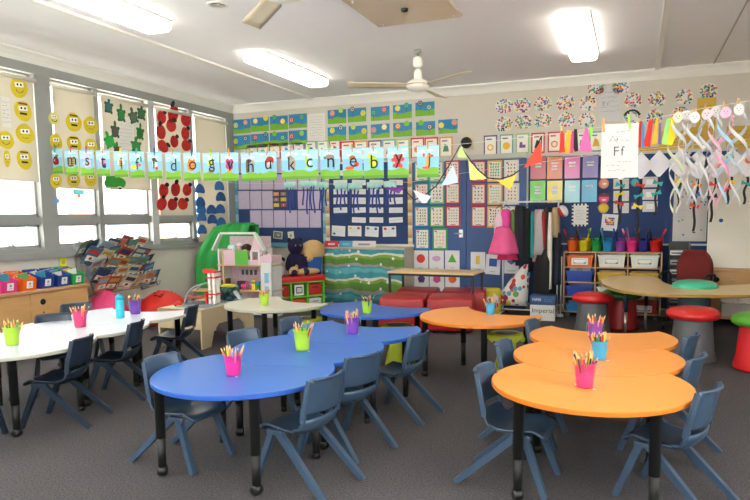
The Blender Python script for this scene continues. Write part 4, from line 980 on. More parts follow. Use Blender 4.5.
# bits on the dark board
def face(c1, c2): return lambda mb, W, Hh: (mb.disc(0, 0, W / 2, Hh / 2, c1, 0, 20), mb.disc(0, 0, W / 2 * .8, Hh / 2 * .8, c2, 1, 20), mb.disc(0, -Hh * .15, W * .18, .01, '#f0e6e0', 2))
def disc_item(name, label, x, y, r, c1, c2, extra=None):
    def f(mb, W, Hh):
        n = 20; o = [(W / 2 * math.cos(2 * PI * i / n), Hh / 2 * math.sin(2 * PI * i / n)) for i in range(n)]
        mb.add([(a, -.003, b) for a, b in o] + [(a, 0, b) for a, b in o], [tuple(range(n)), tuple(range(2 * n - 1, n - 1, -1))] + [(i, n + i, n + (i + 1) % n, (i + 1) % n) for i in range(n)], c1)
        mb.disc(0, 0, W * .38, Hh * .38, c2, 1, 20)
        if extra: extra(mb, W, Hh)
    pic(name, label, 'paper decoration', None, x, y, r * 2, r * 2, None, f, yb=YB - .02)
disc_item('paper_plate', 'salmon round plate above the pink one beside the blue display book', 603.8, 183.5, 5.2, '#c87a62', '#d9957e', lambda mb, W, Hh: mb.disc(.01, -.005, .03, .012, '#efd9cf', 2))
disc_item('paper_plate', 'pink round plate with brown hair under the salmon plate', 604, 198.5, 5.2, '#d43a78', '#e0558c', lambda mb, W, Hh: (mb.rect(0, Hh * .3, W * .95, Hh * .3, '#6b3f22', 2), mb.disc(0, -.02, .03, .012, '#f2c9d6', 3)))
disc_item('paper_plate', 'yellow plate with rays, lowest of the round plates', 603.5, 208, 5.2, '#c9ad24', '#d9c23a', lambda mb, W, Hh: [mb.rect(W * .55 * math.cos(a), Hh * .55 * math.sin(a), .03, .008, '#8a6a20', 1, a) for a in (0, .7, 1.4, 2.2, 3.0)])
disc_item('paper_plate', 'teal round plate right of the small white cards', 634.8, 182.5, 4.2, '#2f8f9a', '#4fb0b4')
def check(mb, W, Hh):
    mb.rect(0, 0, W, Hh, '#e4e4e2', 0); s = W / 9
    for i in range(9):
        for z in (Hh / 2 - s / 2, -Hh / 2 + s / 2):
            if i % 2 == 0: mb.rect(-W / 2 + s * (i + .5), z, s, s, '#141414', 1)
    n = int(Hh / s)
    for j in range(n):
        for x in (-W / 2 + s / 2, W / 2 - s / 2):
            if j % 2 == 0: mb.rect(x, -Hh / 2 + s * (j + .5), s, s, '#141414', 1)
    mb.scribble(0, 0, W * .55, Hh * .5, 4, '#8a8a90', 2)
pic('bordered_notice', 'white notice with a black and white checked border above the yellow bucket', 'notice', None, 580, 215, 16.5, 22.5, '#e4e4e2', check, yb=YB - .02)
def lego(mb, W, Hh):
    rs = random.Random(4)
    for i in range(6):
        for j in range(4): mb.rect(-W * .25 + i * W * .1, Hh * (.25 - .12 * j), W * .095, Hh * .11, ['#c2413a', '#e0b93a', '#3a5fa8', '#e8e0d0', '#d9773a'][rs.randrange(5)], 1)
pic('artwork_sheet', 'white sheet with a coloured block pattern above the blue bucket', 'artwork', None, 609.5, 222.5, 16, 16.5, '#d9d9dc', lego, yb=YB - .02, rot=.08)
wc = [(616.8, 184), (625.5, 183.8), (616.8, 196), (625.5, 196), (616.8, 208), (625.5, 208)]
for i, (x, y) in enumerate(wc):
    pic('word_card', 'small white word card, %s column, %s from the top on the dark board' % ('left' if i % 2 == 0 else 'right', ordn[i // 2]), 'word card', 'small white word cards', x, y, 6.8, 10.2, '#d3d1ce', lambda mb, W, Hh: mb.scribble(0, 0, W * .7, Hh * .7, 4, '#8f8c90', 1), yb=YB - .02)
for i, y in enumerate((182, 194.5, 206.5)):
    pic('silver_card', 'wide silvery card, %s from the top beside the bare dark board' % ordn[i], 'word card', 'wide silvery cards', 650, y, 15, 10.5, M('#c9c9cc', .2), lambda mb, W, Hh: mb.rect(0, 0, W * .5, Hh * .5, '#e6e6e8', 1), yb=YB - .02)
pic('silver_card', 'small purple and white card under the bows on the dark board', 'word card', None, 634, 206, 6, 7.5, '#5b4a8a', lambda mb, W, Hh: mb.rect(0, -Hh * .2, W * .8, Hh * .35, '#e0dde8', 1), yb=YB - .02)
def bigchart(mb, W, Hh):
    rs = random.Random(3)
    for i in range(26): mb.disc(rs.uniform(-.45, .45) * W, rs.uniform(-.45, .45) * Hh, .012, .012, ['#3a5f9a', '#c2413a', '#333333', '#8a8f3a', '#2f8f8a'][i % 5], 1, 8)
    mb.scribble(-.05, -.05, W * .6, Hh * .4, 5, '#a9a7a8', 1)
pic('paper_chart', 'tall white paper chart with coloured dots behind the paper spirals', 'chart', None, 690.5, 200, 34, 83, '#c9c6c4', bigchart, yb=YB - .03)

# ------------------------------------------------------------------ things on the blinds
XB = XL + .026
def blindpic(name, label, cat, group, px, py, wp, hp, fn):
    c = at(px, py, X=XB); a = at(px - wp / 2, py, X=XB); b = at(px + wp / 2, py, X=XB); u = at(px, py - hp / 2, X=XB); d = at(px, py + hp / 2, X=XB)
    mb = MB(); fn(mb, abs(b.y - a.y), u.z - d.z)
    return single(name, mb, label, cat, (XB, c.y, c.z), PI / 2, group)
def solid(mb, out, m, t=.003):
    n = len(out)
    mb.add([(x, -t, z) for x, z in out] + [(x, 0, z) for x, z in out], [tuple(range(n)), tuple(range(2 * n - 1, n - 1, -1))] + [(i, n + i, n + (i + 1) % n, (i + 1) % n) for i in range(n)], m)
def ov(W, Hh, n=20, k=0): return [(W / 2 * math.cos(2 * PI * i / n) * (1 + .05 * math.sin(2 * PI * i / n * 2 + k)), Hh / 2 * math.sin(2 * PI * i / n) * (1 + .05 * math.cos(2 * PI * i / n * 3 + k))) for i in range(n)]
def yface(k, pale=False):
    def f(mb, W, Hh):
        solid(mb, ov(W, Hh, 20, k), '#cfba1e' if not pale else '#d6cc76')
        mb.rect(0, Hh * .13, W * .5, Hh * .22, '#eeeeea', 1, .1); mb.disc(-W * .1, Hh * .13, W * .06, Hh * .06, '#151515', 2, 8); mb.disc(W * .1, Hh * .14, W * .06, Hh * .06, '#151515', 2, 8)
        if k % 3 == 0: [mb.disc(W * .2 * math.cos(a), -Hh * .12 + Hh * .12 * math.sin(a), .006, .006, '#4a3a14', 2, 6) for a in [PI + PI * q / 8 for q in range(9)]]
        elif k % 3 == 1: mb.rect(0, Hh * .36, W * .5, Hh * .08, '#5a3a1c', 2); mb.rect(0, -Hh * .14, W * .4, Hh * .1, '#2a1a10', 2)
        else: [mb.rect(W * x, -Hh * .2, W * .12, .006, '#6a5a1a', 2, r) for x, r in ((-.12, -.5), (0, .1), (.12, .5))]; mb.disc(W * -.25, -Hh * .05, .006, .006, '#2a1a10', 2, 6); mb.disc(W * .25, -Hh * .05, .006, .006, '#2a1a10', 2, 6)
    return f
yf = [(19, 87.5, 17, 21, 'topmost on the blind at the left photo edge'), (23, 111, 18, 20, 'second from the top at the left photo edge, dark moustache'), (25, 134, 18, 20, 'third from the top on the left blind'), (5.5, 140, 17, 18, 'cut by the left photo edge'), (24.3, 159.5, 16, 20, 'lowest on the left blind, black eyes'), (7, 158.5, 7, 17, 'mostly hidden one low at the left photo edge'),
      (54, 118.5, 11, 13, 'pale one at the top left of the second blind'), (73.8, 122.5, 15.5, 19, 'top middle on the second blind'), (90.5, 125.5, 14, 17.5, 'top right on the second blind'), (56, 142, 12, 17, 'middle left on the second blind'), (74, 144, 15, 17, 'centre of the second blind, brown fringe'), (91, 146.5, 13, 16, 'middle right on the second blind'), (56, 181, 12, 15, 'bottom left of the second blind, under the alphabet cards'), (73.5, 180, 13, 15, 'bottom middle of the second blind, under the alphabet cards'), (90.5, 179, 12, 16, 'bottom right of the second blind, under the alphabet cards')]
for i, (x, y, a, b, lb) in enumerate(yf):
    blindpic('paper_smiley', 'yellow paper face, ' + lb, 'paper face', 'yellow paper faces on the blinds', x, y, a, b, yface(i if i != 1 else 4, i == 6))
blindpic('handwritten_note', 'white handwritten note beside the yellow faces on the left blind', 'note', None, 6, 112, 9, 30, lambda mb, W, Hh: (mb.sheet(W, Hh, '#d3d0ca', .001), mb.scribble(0, 0, W * .8, Hh * .8, 6, '#6a6a80', 1)))
def turtle(c1, c2, rot):
    def f(mb, W, Hh):
        mb.T = Matrix.Rotation(rot, 4, 'Y')
        solid(mb, [(x, z - Hh * .08) for x, z in ov(W * .72, Hh * .66)], c1)
        for sx in (-1, 1): mb.disc(sx * W * .33, Hh * .12, W * .13, Hh * .1, c1, 0, 10); mb.disc(sx * W * .28, -Hh * .34, W * .12, Hh * .1, c1, 0, 10)
        mb.disc(0, Hh * .36, W * .13, Hh * .16, c1, 0, 12); mb.disc(0, -Hh * .08, W * .26, Hh * .24, c2, 1, 14)
        for q in range(6): mb.disc(W * .14 * math.cos(q * 1.05), -Hh * .08 + Hh * .13 * math.sin(q * 1.05), W * .045, Hh * .045, c1, 2, 6)
    return f
tu = [(108.5, 106, 10, 17, '#1d5a4f', '#2a6f7a', 0.1, 'top left, blue-green shell'), (121, 113.5, 10, 19, '#1f6b3a', '#2a8a4a', 0, 'top second, plain dark green'), (133, 116, 11, 17, '#2f5a44', '#5a6f5a', -.3, 'top third, speckled shell'), (141.3, 112.5, 10, 17, '#1f5a34', '#3a6a4a', .1, 'top right'), (115, 130, 10, 18, '#2f5a34', '#5a4a5a', 0, 'left side, brownish shell'), (109, 140, 13, 18, '#1fa044', '#2fae52', -.4, 'left side, bright green'), (140, 132, 9, 18, '#1f7a34', '#1f6a2c', .1, 'right side, dark green'), (136, 145, 12, 16, '#2a8a3a', '#3a9a4a', 0, 'right side, just above the alphabet cards'), (117, 149, 9, 14, '#3a7a3a', '#5a3a2a', 0, 'low left, half behind the alphabet cards')]
for x, y, a, b, c1, c2, r, lb in tu:
    blindpic('paper_turtle', 'green paper turtle on the third blind, ' + lb, 'paper turtle', 'green paper turtles on the blind', x, y, a, b, turtle(c1, c2, r))
blindpic('paper_turtle', 'large bright green upside-down paper turtle below the alphabet cards', 'paper turtle', None, 115, 183, 22, 14, lambda mb, W, Hh: (solid(mb, ov(W, Hh), '#2f9a34'), mb.disc(W * .2, -Hh * .35, W * .13, Hh * .14, '#e9e9e4', 1), mb.disc(W * .2, -Hh * .4, W * .09, Hh * .1, '#4a2a1a', 2), mb.disc(-W * .25, Hh * .35, W * .15, Hh * .2, '#2f9a34', 0)))
blindpic('handwritten_note', 'white handwritten note in the middle of the turtles', 'note', None, 126, 133, 16, 32, lambda mb, W, Hh: (mb.sheet(W, Hh, '#d6d3cf', .001), mb.scribble(0, 0, W * .8, Hh * .8, 7, '#8a8a9a', 1)))
def bird(c, rot, k):
    def f(mb, W, Hh):
        mb.T = Matrix.Rotation(rot, 4, 'Y')
        solid(mb, ov(W * .9, Hh * .86), c); mb.disc(W * .32, Hh * .4, W * .2, Hh * .15, '#17191c', 1, 12)
        mb.rect(0, -Hh * .02, .006, Hh * .7, '#8a1414', 2, .2)
        for q in range(5): mb.disc(W * .22 * math.cos(q * 1.4 + k), Hh * .25 * math.sin(q * 1.4 + k), W * .05, Hh * .045, '#2a1212' if k % 2 else '#a81414', 1, 7)
    return f
lb_ = [(161.6, 117.6, 10, 15, 0), (173.3, 113.8, 15, 16, -.9), (171.2, 125.6, 11, 15, 0), (185.8, 120, 11, 15, .1), (161, 132, 11, 16, -.8), (185.2, 133.6, 9, 15, 0), (163, 146.4, 12, 14, .5), (174.3, 141.6, 9, 14, 0), (186.4, 145.6, 11, 13, 0), (163.6, 190.5, 11, 15, 0), (175.6, 189.5, 11, 15, -.5), (187, 190, 10, 14, 0), (161.8, 204, 12, 14, -.4), (172.5, 204.5, 11, 14, 0), (182.8, 204, 11, 14, .2)]
for i, (x, y, a, b, r) in enumerate(lb_):
    blindpic('paper_ladybird', 'red paper ladybird on the fourth blind, %s' % (['top left', 'top, turned with its black head left', 'under the top middle one', 'top right', 'second down on the left', 'second down on the right', 'third down on the left, above the cards', 'third down in the middle, on a stalk', 'third down on the right', 'first under the cards, left', 'first under the cards, middle, black wing', 'first under the cards, right', 'bottom row, left', 'bottom row, middle', 'bottom row, right'][i]), 'paper ladybird', 'red paper ladybirds on the blind', x, y, a, b, bird(['#c2201c', '#b51c1a', '#cc2a22'][i % 3], r, i))
caps = [(199.8, 189), (219.3, 186), (220.7, 197), (200.3, 202), (201, 209), (211.4, 209.8), (220.3, 209.3), (201.6, 217), (212.2, 219.5), (202, 229.8), (221.2, 222.5)]
for i, (x, y) in enumerate(caps):
    blindpic('paper_shell', 'blue painted paper shell on the corner blind, %s' % ['top left', 'top right', 'second right', 'second left', 'third left', 'third middle', 'third right', 'fourth left', 'fourth middle', 'lowest left', 'lowest right'][i], 'paper shell', 'blue paper shells on the corner blind', x, y, 10, 10.5,
             lambda mb, W, Hh, i=i: (solid(mb, [(W / 2 * math.cos(PI * q / 12), -Hh * .25 + Hh * .75 * math.sin(PI * q / 12)) for q in range(13)] + [(-W * .4, -Hh * .42), (0, -Hh * .35), (W * .4, -Hh * .42)], M(['#2a66a8', '#2f74b5', '#24589a'][i % 3], .6, noise=.3, scale=30)), [mb.rect(W * u, 0, .004, Hh * .5, '#5f97c9', 1, -u * 2) for u in (-.25, 0, .25)]))
for x, y, cn, col in ((58, 201, 'blue spiky', '#6f9ae0'),):
    blindpic('window_sticker', 'blue spiky paper snowflake on the window below the second blind', 'sticker', None, x, y, 11, 11, lambda mb, W, Hh: [mb.rect(0, 0, W * .9, .012, '#6f9ae0', 1 + q * .1, q * PI / 5) for q in range(5)])
c0 = at(80, 192, X=XL - .02)
mb = MB(); mb.sheet(.17, .06, '#5cc0d6').rect(0, -.05, .05, .04, '#e08a4a', -2)
mb.box(-.025, .025, -.003, 0, -.07, -.03, '#e08a4a')
single('window_sticker', mb, 'turquoise and orange paper shape on the window below the second blind', 'sticker', (XL - .045, c0.y, c0.z), PI / 2)
# ------------------------------------------------------------------ furniture along the left wall
OAK = wood('#b98a56', '#d0a470', .45, (1.5, 1.5, 12))
PINE = wood('#c79c68', '#dab684', .45, (10, 2, 2))
BIRCH = wood('#cbb892', '#d8c8a6', .5, (3, 3, 3))
# low cupboard under the windows
zc = .66; xf = at(82, 284, Z=zc).x; ye = at(81, 281, Z=zc).y
xf = -6.22; ye = 5.70
t = thing('low_cupboard', 'low wooden cupboard under the windows at the left, holding the book tubs', 'cupboard', (XL + .02, ye, 0))
D = xf - XL - .02
MB().box(.02, D - .02, -3.2, -.01, .06, zc - .03, OAK).build('carcass', t)
MB().rbox(.0, D + .02, -3.22, 0, zc - .03, zc, .004, wood('#b98d60', '#c99f76', .4, (2, 10, 2))).build('worktop', t)
MB().box(.03, D - .06, -3.2, -.02, 0, .06, M('#4a3a2a', .7)).build('plinth', t)
for i in range(4):
    y1 = -.02 - i * .78; y0 = y1 - .77
    d = MB().box(D - .02, D, y0, y1, .08, zc - .04, OAK).build('door', t)
    yk = y1 - .62 if i % 2 == 0 else y1 - .62
    k = MB(); k.T = Matrix.Translation((D, yk, zc - .14)) @ Matrix.Rotation(PI / 2, 4, 'Y'); k.lathe([(.034, 0), (.034, .004), (0, .004)], M('#0d0c0b', .8), 20); k.build('finger_hole', d)
    k = MB(); k.T = Matrix.Translation((D, yk, zc - .26)) @ Matrix.Rotation(PI / 2, 4, 'Y'); k.lathe([(.010, 0), (.010, .006), (0, .006)], M('#2b2622', .4), 12); k.build('lock', d)
def leafbook(parent_loc, size, col, label, cat, group, rot=(0, 0, 0), name='picture_book', col2=None):
    w_, h_, th_ = size; mb = MB()
    mb.box(-w_ / 2, w_ / 2, -th_ / 2, th_ / 2, 0, h_, M(col, .35, noise=.05)); mb.box(-w_ / 2 + .006, w_ / 2 + .001, -th_ / 2 + .002, th_ / 2 - .002, .004, h_ + .001, M('#e6e2d8', .8))
    if col2: mb.box(-w_ / 2 + .02, w_ / 2 - .02, -th_ / 2 - .001, -th_ / 2, h_ * .62, h_ * .85, M(col2, .5)).box(-w_ / 2 + .03, w_ / 2 - .03, -th_ / 2 - .001, -th_ / 2, h_ * .2, h_ * .5, M('#e8e2d2', .5)); mb.ell((0, -th_ / 2 - .0005, h_ * .36), (w_ * .16, .001, h_ * .1), M(col2, .5), 10, 5)
    o = single(name, mb, label, cat, parent_loc, 0, group); o.rotation_euler = rot; return o
tubs = [(-14, 'pink', '#d83a86', 'cut by the left photo edge'), (7, 'pink', '#d83a86', 'leftmost full one'), (20, 'orange', '#e8641f', 'between pink and blue'), (33, 'dark blue', '#23408f', 'left one of the two blue'), (45, 'dark blue', '#23408f', 'right one of the two blue'), (54.5, 'green', '#1f9a4a', 'last one on the right')]
BK = ['#7a5fa0', '#d9d0c0', '#c2413a', '#3a8fa8', '#e0b93a', '#5a9a5a', '#d9773a', '#e8e4dc', '#3a5fa0']
BKN = {'#7a5fa0': 'purple', '#d9d0c0': 'cream', '#c2413a': 'red', '#3a8fa8': 'teal', '#e0b93a': 'yellow', '#5a9a5a': 'green', '#d9773a': 'orange', '#e8e4dc': 'white', '#3a5fa0': 'blue'}
ty = {-14: 4.35, 7: 4.72, 20: 4.95, 33: 5.18, 45: 5.40, 54.5: 5.60}
for px, cn, col, lb in tubs:
    y = at(px, 283, Z=zc + .0).y if False else ty[px]
    x = -6.42
    t = thing('book_tub', '%s plastic book tub on the low cupboard, %s' % (cn, lb), 'book tub', (x, y, zc), 0, 'plastic book tubs on the cupboard')
    m = M(col, .35, noise=.03); hw = .085; L = .14; hb = .13; ht = .21
    b = MB(); b.box(-L, L, -hw, hw, 0, .006, m)
    for s in (-1, 1):
        ya, yb_ = (s * hw, s * hw - s * .005)
        b.add([(-L, ya, 0), (L, ya, 0), (L + .02, ya, hb), (-L + .02, ya, ht), (-L, yb_, 0), (L, yb_, 0), (L + .02, yb_, hb), (-L + .02, yb_, ht)], [(0, 1, 2, 3), (7, 6, 5, 4), (0, 4, 5, 1), (1, 5, 6, 2), (2, 6, 7, 3), (3, 7, 4, 0)], m)
    b.add([(L, -hw, 0), (L, hw, 0), (L + .02, hw, hb), (L + .02, -hw, hb), (L - .005, -hw, 0), (L - .005, hw, 0), (L + .015, hw, hb), (L + .015, -hw, hb)], [(0, 1, 2, 3), (7, 6, 5, 4), (2, 6, 7, 3), (0, 3, 7, 4), (1, 5, 6, 2)], m)
    b.box(-L - .004, -L + .002, -hw, hw, 0, ht, m)
    b.build('tub_body', t)
    l = MB(); l.T = Matrix.Translation((L + .0135, 0, .065)) @ Matrix.Rotation(math.radians(9), 4, 'Y') @ Matrix.Rotation(PI / 2, 4, 'Z'); l.sheet(.075, .08, '#e6e4e2', .002); l.disc(0, .01, .014, .014, '#8a8a90', 1, 10); l.rect(0, -.02, .04, .006, '#8a8a90', 1); l.build('label_card', t)
    for j in range(5):
        c = random.choice(BK)
        leafbook((x - .11 + j * .045, y + random.uniform(-.01, .01), zc + .008), (.12, random.uniform(.15, .2), .009), c, '%s book standing in the %s tub, %s' % (BKN[c], cn, lb), 'book', 'books in the %s tub, %s' % (cn, lb), (0, math.radians(-8), PI / 2))
for x0_, lb in ((4.62, 'white chrome wire shelf under the pink and orange tubs'),):
    pass
y0 = at(66, 263, X=XL).y
c_ = at(63, 262, X=XL)
mb = MB(); mb.sheet(.13, .15, '#8fb0c9').rect(0, 0, .11, .12, '#e0dc3a', 1).disc(0, 0, .03, .03, '#b8b22a', 2)
single('small_poster', mb, 'small yellow and blue card on the wall between tubs and magazine rack', 'card', (XL, c_.y, c_.z), PI / 2)
# magazine rack
t = thing('magazine_rack', 'tiered wire rack crammed with magazines beside the low cupboard', 'magazine rack', (XL + .01, 6.42, .0))
RK = M('#7b7f84', .35, metal=.7)
for sd in (-.55, .55):
    MB().tube([(.03, sd, .42), (.03, sd, 1.12)], .011, RK, 8).tube([(.03, sd, .43), (.32, sd, .50), (.06, sd, 1.1)], .010, RK, 8).build('side_frame', t)
tiers = 5
for j in range(tiers):
    z = .50 + j * .118; x = .32 - j * .058
    MB().tube([(x + .03, -.58, z + .06), (x + .03, .58, z + .06)], .004, RK, 6).tube([(x + .03, -.58, z + .06), (x, -.58, z), (x, .58, z), (x + .03, .58, z + .06)], .004, RK, 6).build('wire_shelf', t)
MC = [('orange', '#c46a3c'), ('blue', '#3a6288'), ('teal', '#5a9aa0'), ('red', '#a8382f'), ('pale blue', '#7fa9bf'), ('mustard', '#b99a42'), ('green', '#6f8f56'), ('navy', '#31415f'), ('grey', '#8f9498'), ('cream', '#c9bfa4')]
for j in range(tiers):
    z = .505 + j * .118; x = .31 - j * .058; n = 8
    for i in range(n):
        cn, cc = MC[(i * 3 + j * 7 + (j * i) % 4) % 10]; c2 = MC[(i + j * 3 + 4) % 10][1]
        yy = 6.38 - .46 + i * .132 + random.uniform(-.03, .03)
        leafbook((XL + .01 + x - .010 * (i % 3), yy, z + .008), (.19, random.uniform(.22, .27), .006), cc, '%s magazine in the rack, %s tier from the top, %s from the left' % (cn, ordn[tiers - 1 - j], ordn[i]), 'magazine', 'magazines in the wire rack', (math.radians(random.uniform(30, 46)), random.uniform(-.3, .3), PI / 2), 'magazine', c2)
# bean bags
def beanbag(cx, cy, r, h, col, label, spots=None, sx=1.0):
    t = thing('bean_bag', label, 'bean bag', (cx, cy, 0))
    prof = [(r * .75, 0), (r * .95, h * .1), (r, h * .28), (r * .93, h * .5), (r * .72, h * .74), (r * .42, h * .92), (r * .15, h), (0, h * 1.01)]
    mb = MB(); n = 28; m = M(col, .55, noise=.1, scale=6, bump=.3)
    vs = []; fs = []
    for k, (rr, z) in enumerate(prof):
        for i in range(n):
            a = 2 * PI * i / n; q = 1 + .05 * math.sin(3 * a + k) + .03 * math.sin(7 * a)
            vs.append((rr * q * math.cos(a), rr * q * sx * math.sin(a), z * (1 + .06 * math.sin(2 * a + 1))))
    for j in range(len(prof) - 1):
        for i in range(n): a, b = j * n + i, j * n + (i + 1) % n; fs.append((a, b, b + n, a + n))
    fs.append(tuple(range(n - 1, -1, -1))); mb.add(vs, fs, m, True); mb.build('bag', t)
    if spots:
        sp_ = MB()
        for i in range(30):
            k = random.choice((2, 3, 4, 5)); a = random.uniform(0, 2 * PI); u = random.random()
            rr = prof[k][0] * (1 - u) + prof[k + 1][0] * u; z = prof[k][1] * (1 - u) + prof[k + 1][1] * u
            q = 1 + .05 * math.sin(3 * a + k + u) + .03 * math.sin(7 * a)
            sp_.ell((rr * q * math.cos(a), rr * q * sx * math.sin(a), z * (1 + .06 * math.sin(2 * a + 1))), (.026, .026, .008), M('#161414', .6), 8, 5)
        sp_.build('seed_spots', t, kind='stuff')
    return t
beanbag(-6.29, 6.02, .29, .50, '#d8437a', 'pink round bean bag beside the magazine rack')
beanbag(-6.08, 6.82, .37, .42, '#d02a22', 'red bean bag with black spots in front of the left wall', True, 1.05)

# play table with the toy garage
ptl = thing('play_table', 'low beige activity table with cut-out legs carrying the toy garage', 'play table', (-4.42, 5.50, 0), math.radians(2))
zt = .44; W2, L2 = .54, 1.05
top = MB(); top.box(-W2, 0, 0, L2, zt - .03, zt - .0, BIRCH); top.build('table_top', ptl)
def arch(x, name):
    o = [(0, 0), (.16, 0), (.22, .17), (.32, .24), (L2 - .32, .24), (L2 - .22, .17), (L2 - .16, 0), (L2, 0), (L2, zt), (0, zt)]
    mb = MB(); vs = [(x, y, z) for y, z in o] + [(x - .02, y, z) for y, z in o]; n = len(o)
    mb.add(vs, [tuple(range(n)), tuple(range(2 * n - 1, n - 1, -1))] + [(i, n + i, n + (i + 1) % n, (i + 1) % n) for i in range(n)], BIRCH); mb.build(name, ptl)
arch(0.02, 'end_panel'); arch(-W2, 'end_panel')
MB().box(-W2 + .0, 0, 0, .02, zt - .22, zt, BIRCH).build('apron', ptl)
MB().box(-W2, 0, L2 - .02, L2, zt - .22, zt, BIRCH).build('apron', ptl)
MB().box(-W2 + .12, -.02, .14, L2 - .04, zt, zt + .004, M('#8f9aa0', .5, noise=.5, scale=3)).build('road_mat', ptl)
# toy garage
gp = at(196, 318, Z=zt); gx, gy = -4.60, 5.95
t = thing('toy_garage', 'red and white toy parking garage with curved grey ramps on the play table', 'toy garage', (gx, gy, zt + .004), math.radians(10)); t.scale = (.74, .78, .80)
RD, WH2, GR = M('#c8281f', .4), M('#e6e3de', .4), M('#8d9298', .45)
MB().box(-.42, .12, -.15, .2, 0, .012, M('#7d8388', .5)).build('base', t)
for i, z in enumerate((.09, .19)): MB().box(-.42 + .1 * i, .06, -.12, .16, z, z + .012, M('#c9a06a', .5) if i else RD).build('deck', t)
for sx in (.0, .075): MB().box(sx, sx + .04, -.1, -.06, .0, .46, WH2).box(sx, sx + .04, .02, .06, .0, .46, WH2).build('tower_post', t)
for z in (.14, .38, .46): MB().box(-.03, .14, -.12, .08, z, z + .02, RD).build('tower_band', t)
MB().box(-.05, -.02, -.12, -.05, 0, .2, RD).build('red_panel', t); MB().box(-.06, .14, -.13, -.12, .46, .52, RD).build('red_panel', t)
for k, y in enumerate((-.15, .05)):
    P = [(-.38 + .38 * math.sin(a), y, .02 + .30 * (1 - math.cos(a)) * 1 if False else .02 + .30 * math.sin(a * .98)) for a in [PI / 2 * q / 10 for q in range(11)]]
    P = [(-.36 - .0 + .36 * (1 - math.cos(a)), y, .02 + .28 * math.sin(a)) for a in [PI / 2 * q / 10 for q in range(11)]]
    S = [[(x, yy - .02, z) for yy in (y,)] + [(x, y + .04, z)] for x, yy, z in P]
    MB().shell(S, .018, GR).build('ramp', t)
single('toy_car', MB().rbox(-.05, .05, -.025, .025, .01, .035, .008, M('#c8281f', .3)).rbox(-.025, .03, -.02, .02, .03, .055, .008, M('#c8281f', .3)).lathe([(.012, -.028), (.012, .028)], BLACK, 10, c=(-.03, 0, .012)), 'small red toy car on the play table beside the garage', 'toy car', (-4.86, 5.68, zt + .004), .5)
t = thing('toy_mountain', 'dark teal lumpy plastic toy landscape on the play table', 'toy', (-4.62, 6.30, zt + .004))
mb = MB(); GT = M('#24504f', .4, noise=.4, scale=20)
for i in range(16): mb.ell((random.uniform(-.18, .15), random.uniform(-.1, .1), random.uniform(.03, .12)), (random.uniform(.04, .07), .05, random.uniform(.03, .06)), GT, 8, 6)
mb.build('rock_body', t)
MB().ell((0, 0, .17), (.11, .07, .025), M('#c9b93a', .5), 12, 6).build('yellow_cap', t)
MB().shell([[(.15 + .06 * q, -.12 - .04 * q, .12 - .11 * (q / 4) ** .8 * 1), (.15 + .06 * q, -.04 - .04 * q, .12 - .11 * (q / 4) ** .8)] for q in range(5)], .006, M('#a9b4b8', .4)).build('slide', t)

# green covered easel in the corner
t = thing('draped_easel', 'bright green cloth draped over a tall easel in the back left corner', 'easel', (-6.02, 8.2, 0)); t.scale = (.78, .7, 1)
gmat = M('#23933f', .75, noise=.1, scale=8)
zs = [1.34, 1.30, 1.1, .85, .6, .38, .2]
P = []
for j, z in enumerate(zs):
    u = j / 6; row = []; xl_ = .0 - .66 * min(1, u / .55) + (.5 * (u - .55) if u > .55 else 0); xr_ = .62
    for i in range(25):
        a = i / 24; x = xl_ + a * (xr_ - xl_)
        y = -.08 - .35 * u + .05 * math.sin(i * 1.1 + j * .6) * (.3 + u)
        row.append((x, y, z + (.0 if j else .0) - .02 * math.sin(i * .9)))
    P.append(row)
MB().shell(P, .006, gmat).build('front_drape', t)
P2 = [[(x, .28 - (y + .1) * .2, z) for x, y, z in r] for r in P[:4]]
MB().shell([P[0], [(x, .28, z) for x, y, z in P[0]]] + P2[1:], .006, gmat).build('rear_drape', t)
for sx in (-.3, .35):
    MB().tube([(sx, -.4, 0), (sx, .02, 1.30)], .016, OAK, 8).build('leg', t); MB().tube([(sx, .4, 0), (sx, .06, 1.30)], .016, OAK, 8).build('leg', t)

# dollhouse
dx0, dx1 = -5.70, -4.72; dy = 7.55
t = thing('dollhouse', 'pink and white open wooden dollhouse with toy furniture', 'dollhouse', (dx0, dy, 0), math.radians(4)); t.scale = (.84, 1, .97)
PK, WT_, GN = M('#d9b9c4', .5), M('#dcdcda', .5), M('#57a83a', .5)
Wd, Dd = .86, .32
MB().box(0, Wd, 0, Dd, .03, .06, WT_).box(0, .02, 0, Dd, 0, .06, WT_).box(Wd - .02, Wd, 0, Dd, 0, .06, WT_).build('base_plinth', t)
pap = M('#bda6ab', .6, noise=.3, scale=22)
MB().box(.02, Wd - .02, Dd - .01, Dd, .06, 1.2, pap).build('back_panel', t)
pz = at(218, 258, Y=dy).z
for nm, z, mt in (('lower_floor', .38, PINE), ('upper_floor', .76, PINE)):
    MB().box(.0, Wd + .2, -.02, Dd, z, z + .022, mt).build(nm, t)
for x in (0, Wd - .03):
    m_ = MB(); m_.box(x, x + .03, .0, Dd, .06, 1.02, WT_)
    f = m_.build('side_wall', t)
    MB().box(x - .002, x + .032, .08, .2, .84, .98, PK).box(x - .004, x + .034, .12, .16, .84, .98, GN).build('shutter', f)
MB().box(.10, .13, -.025, .005, .38, .99, PINE).build('corner_post', t)
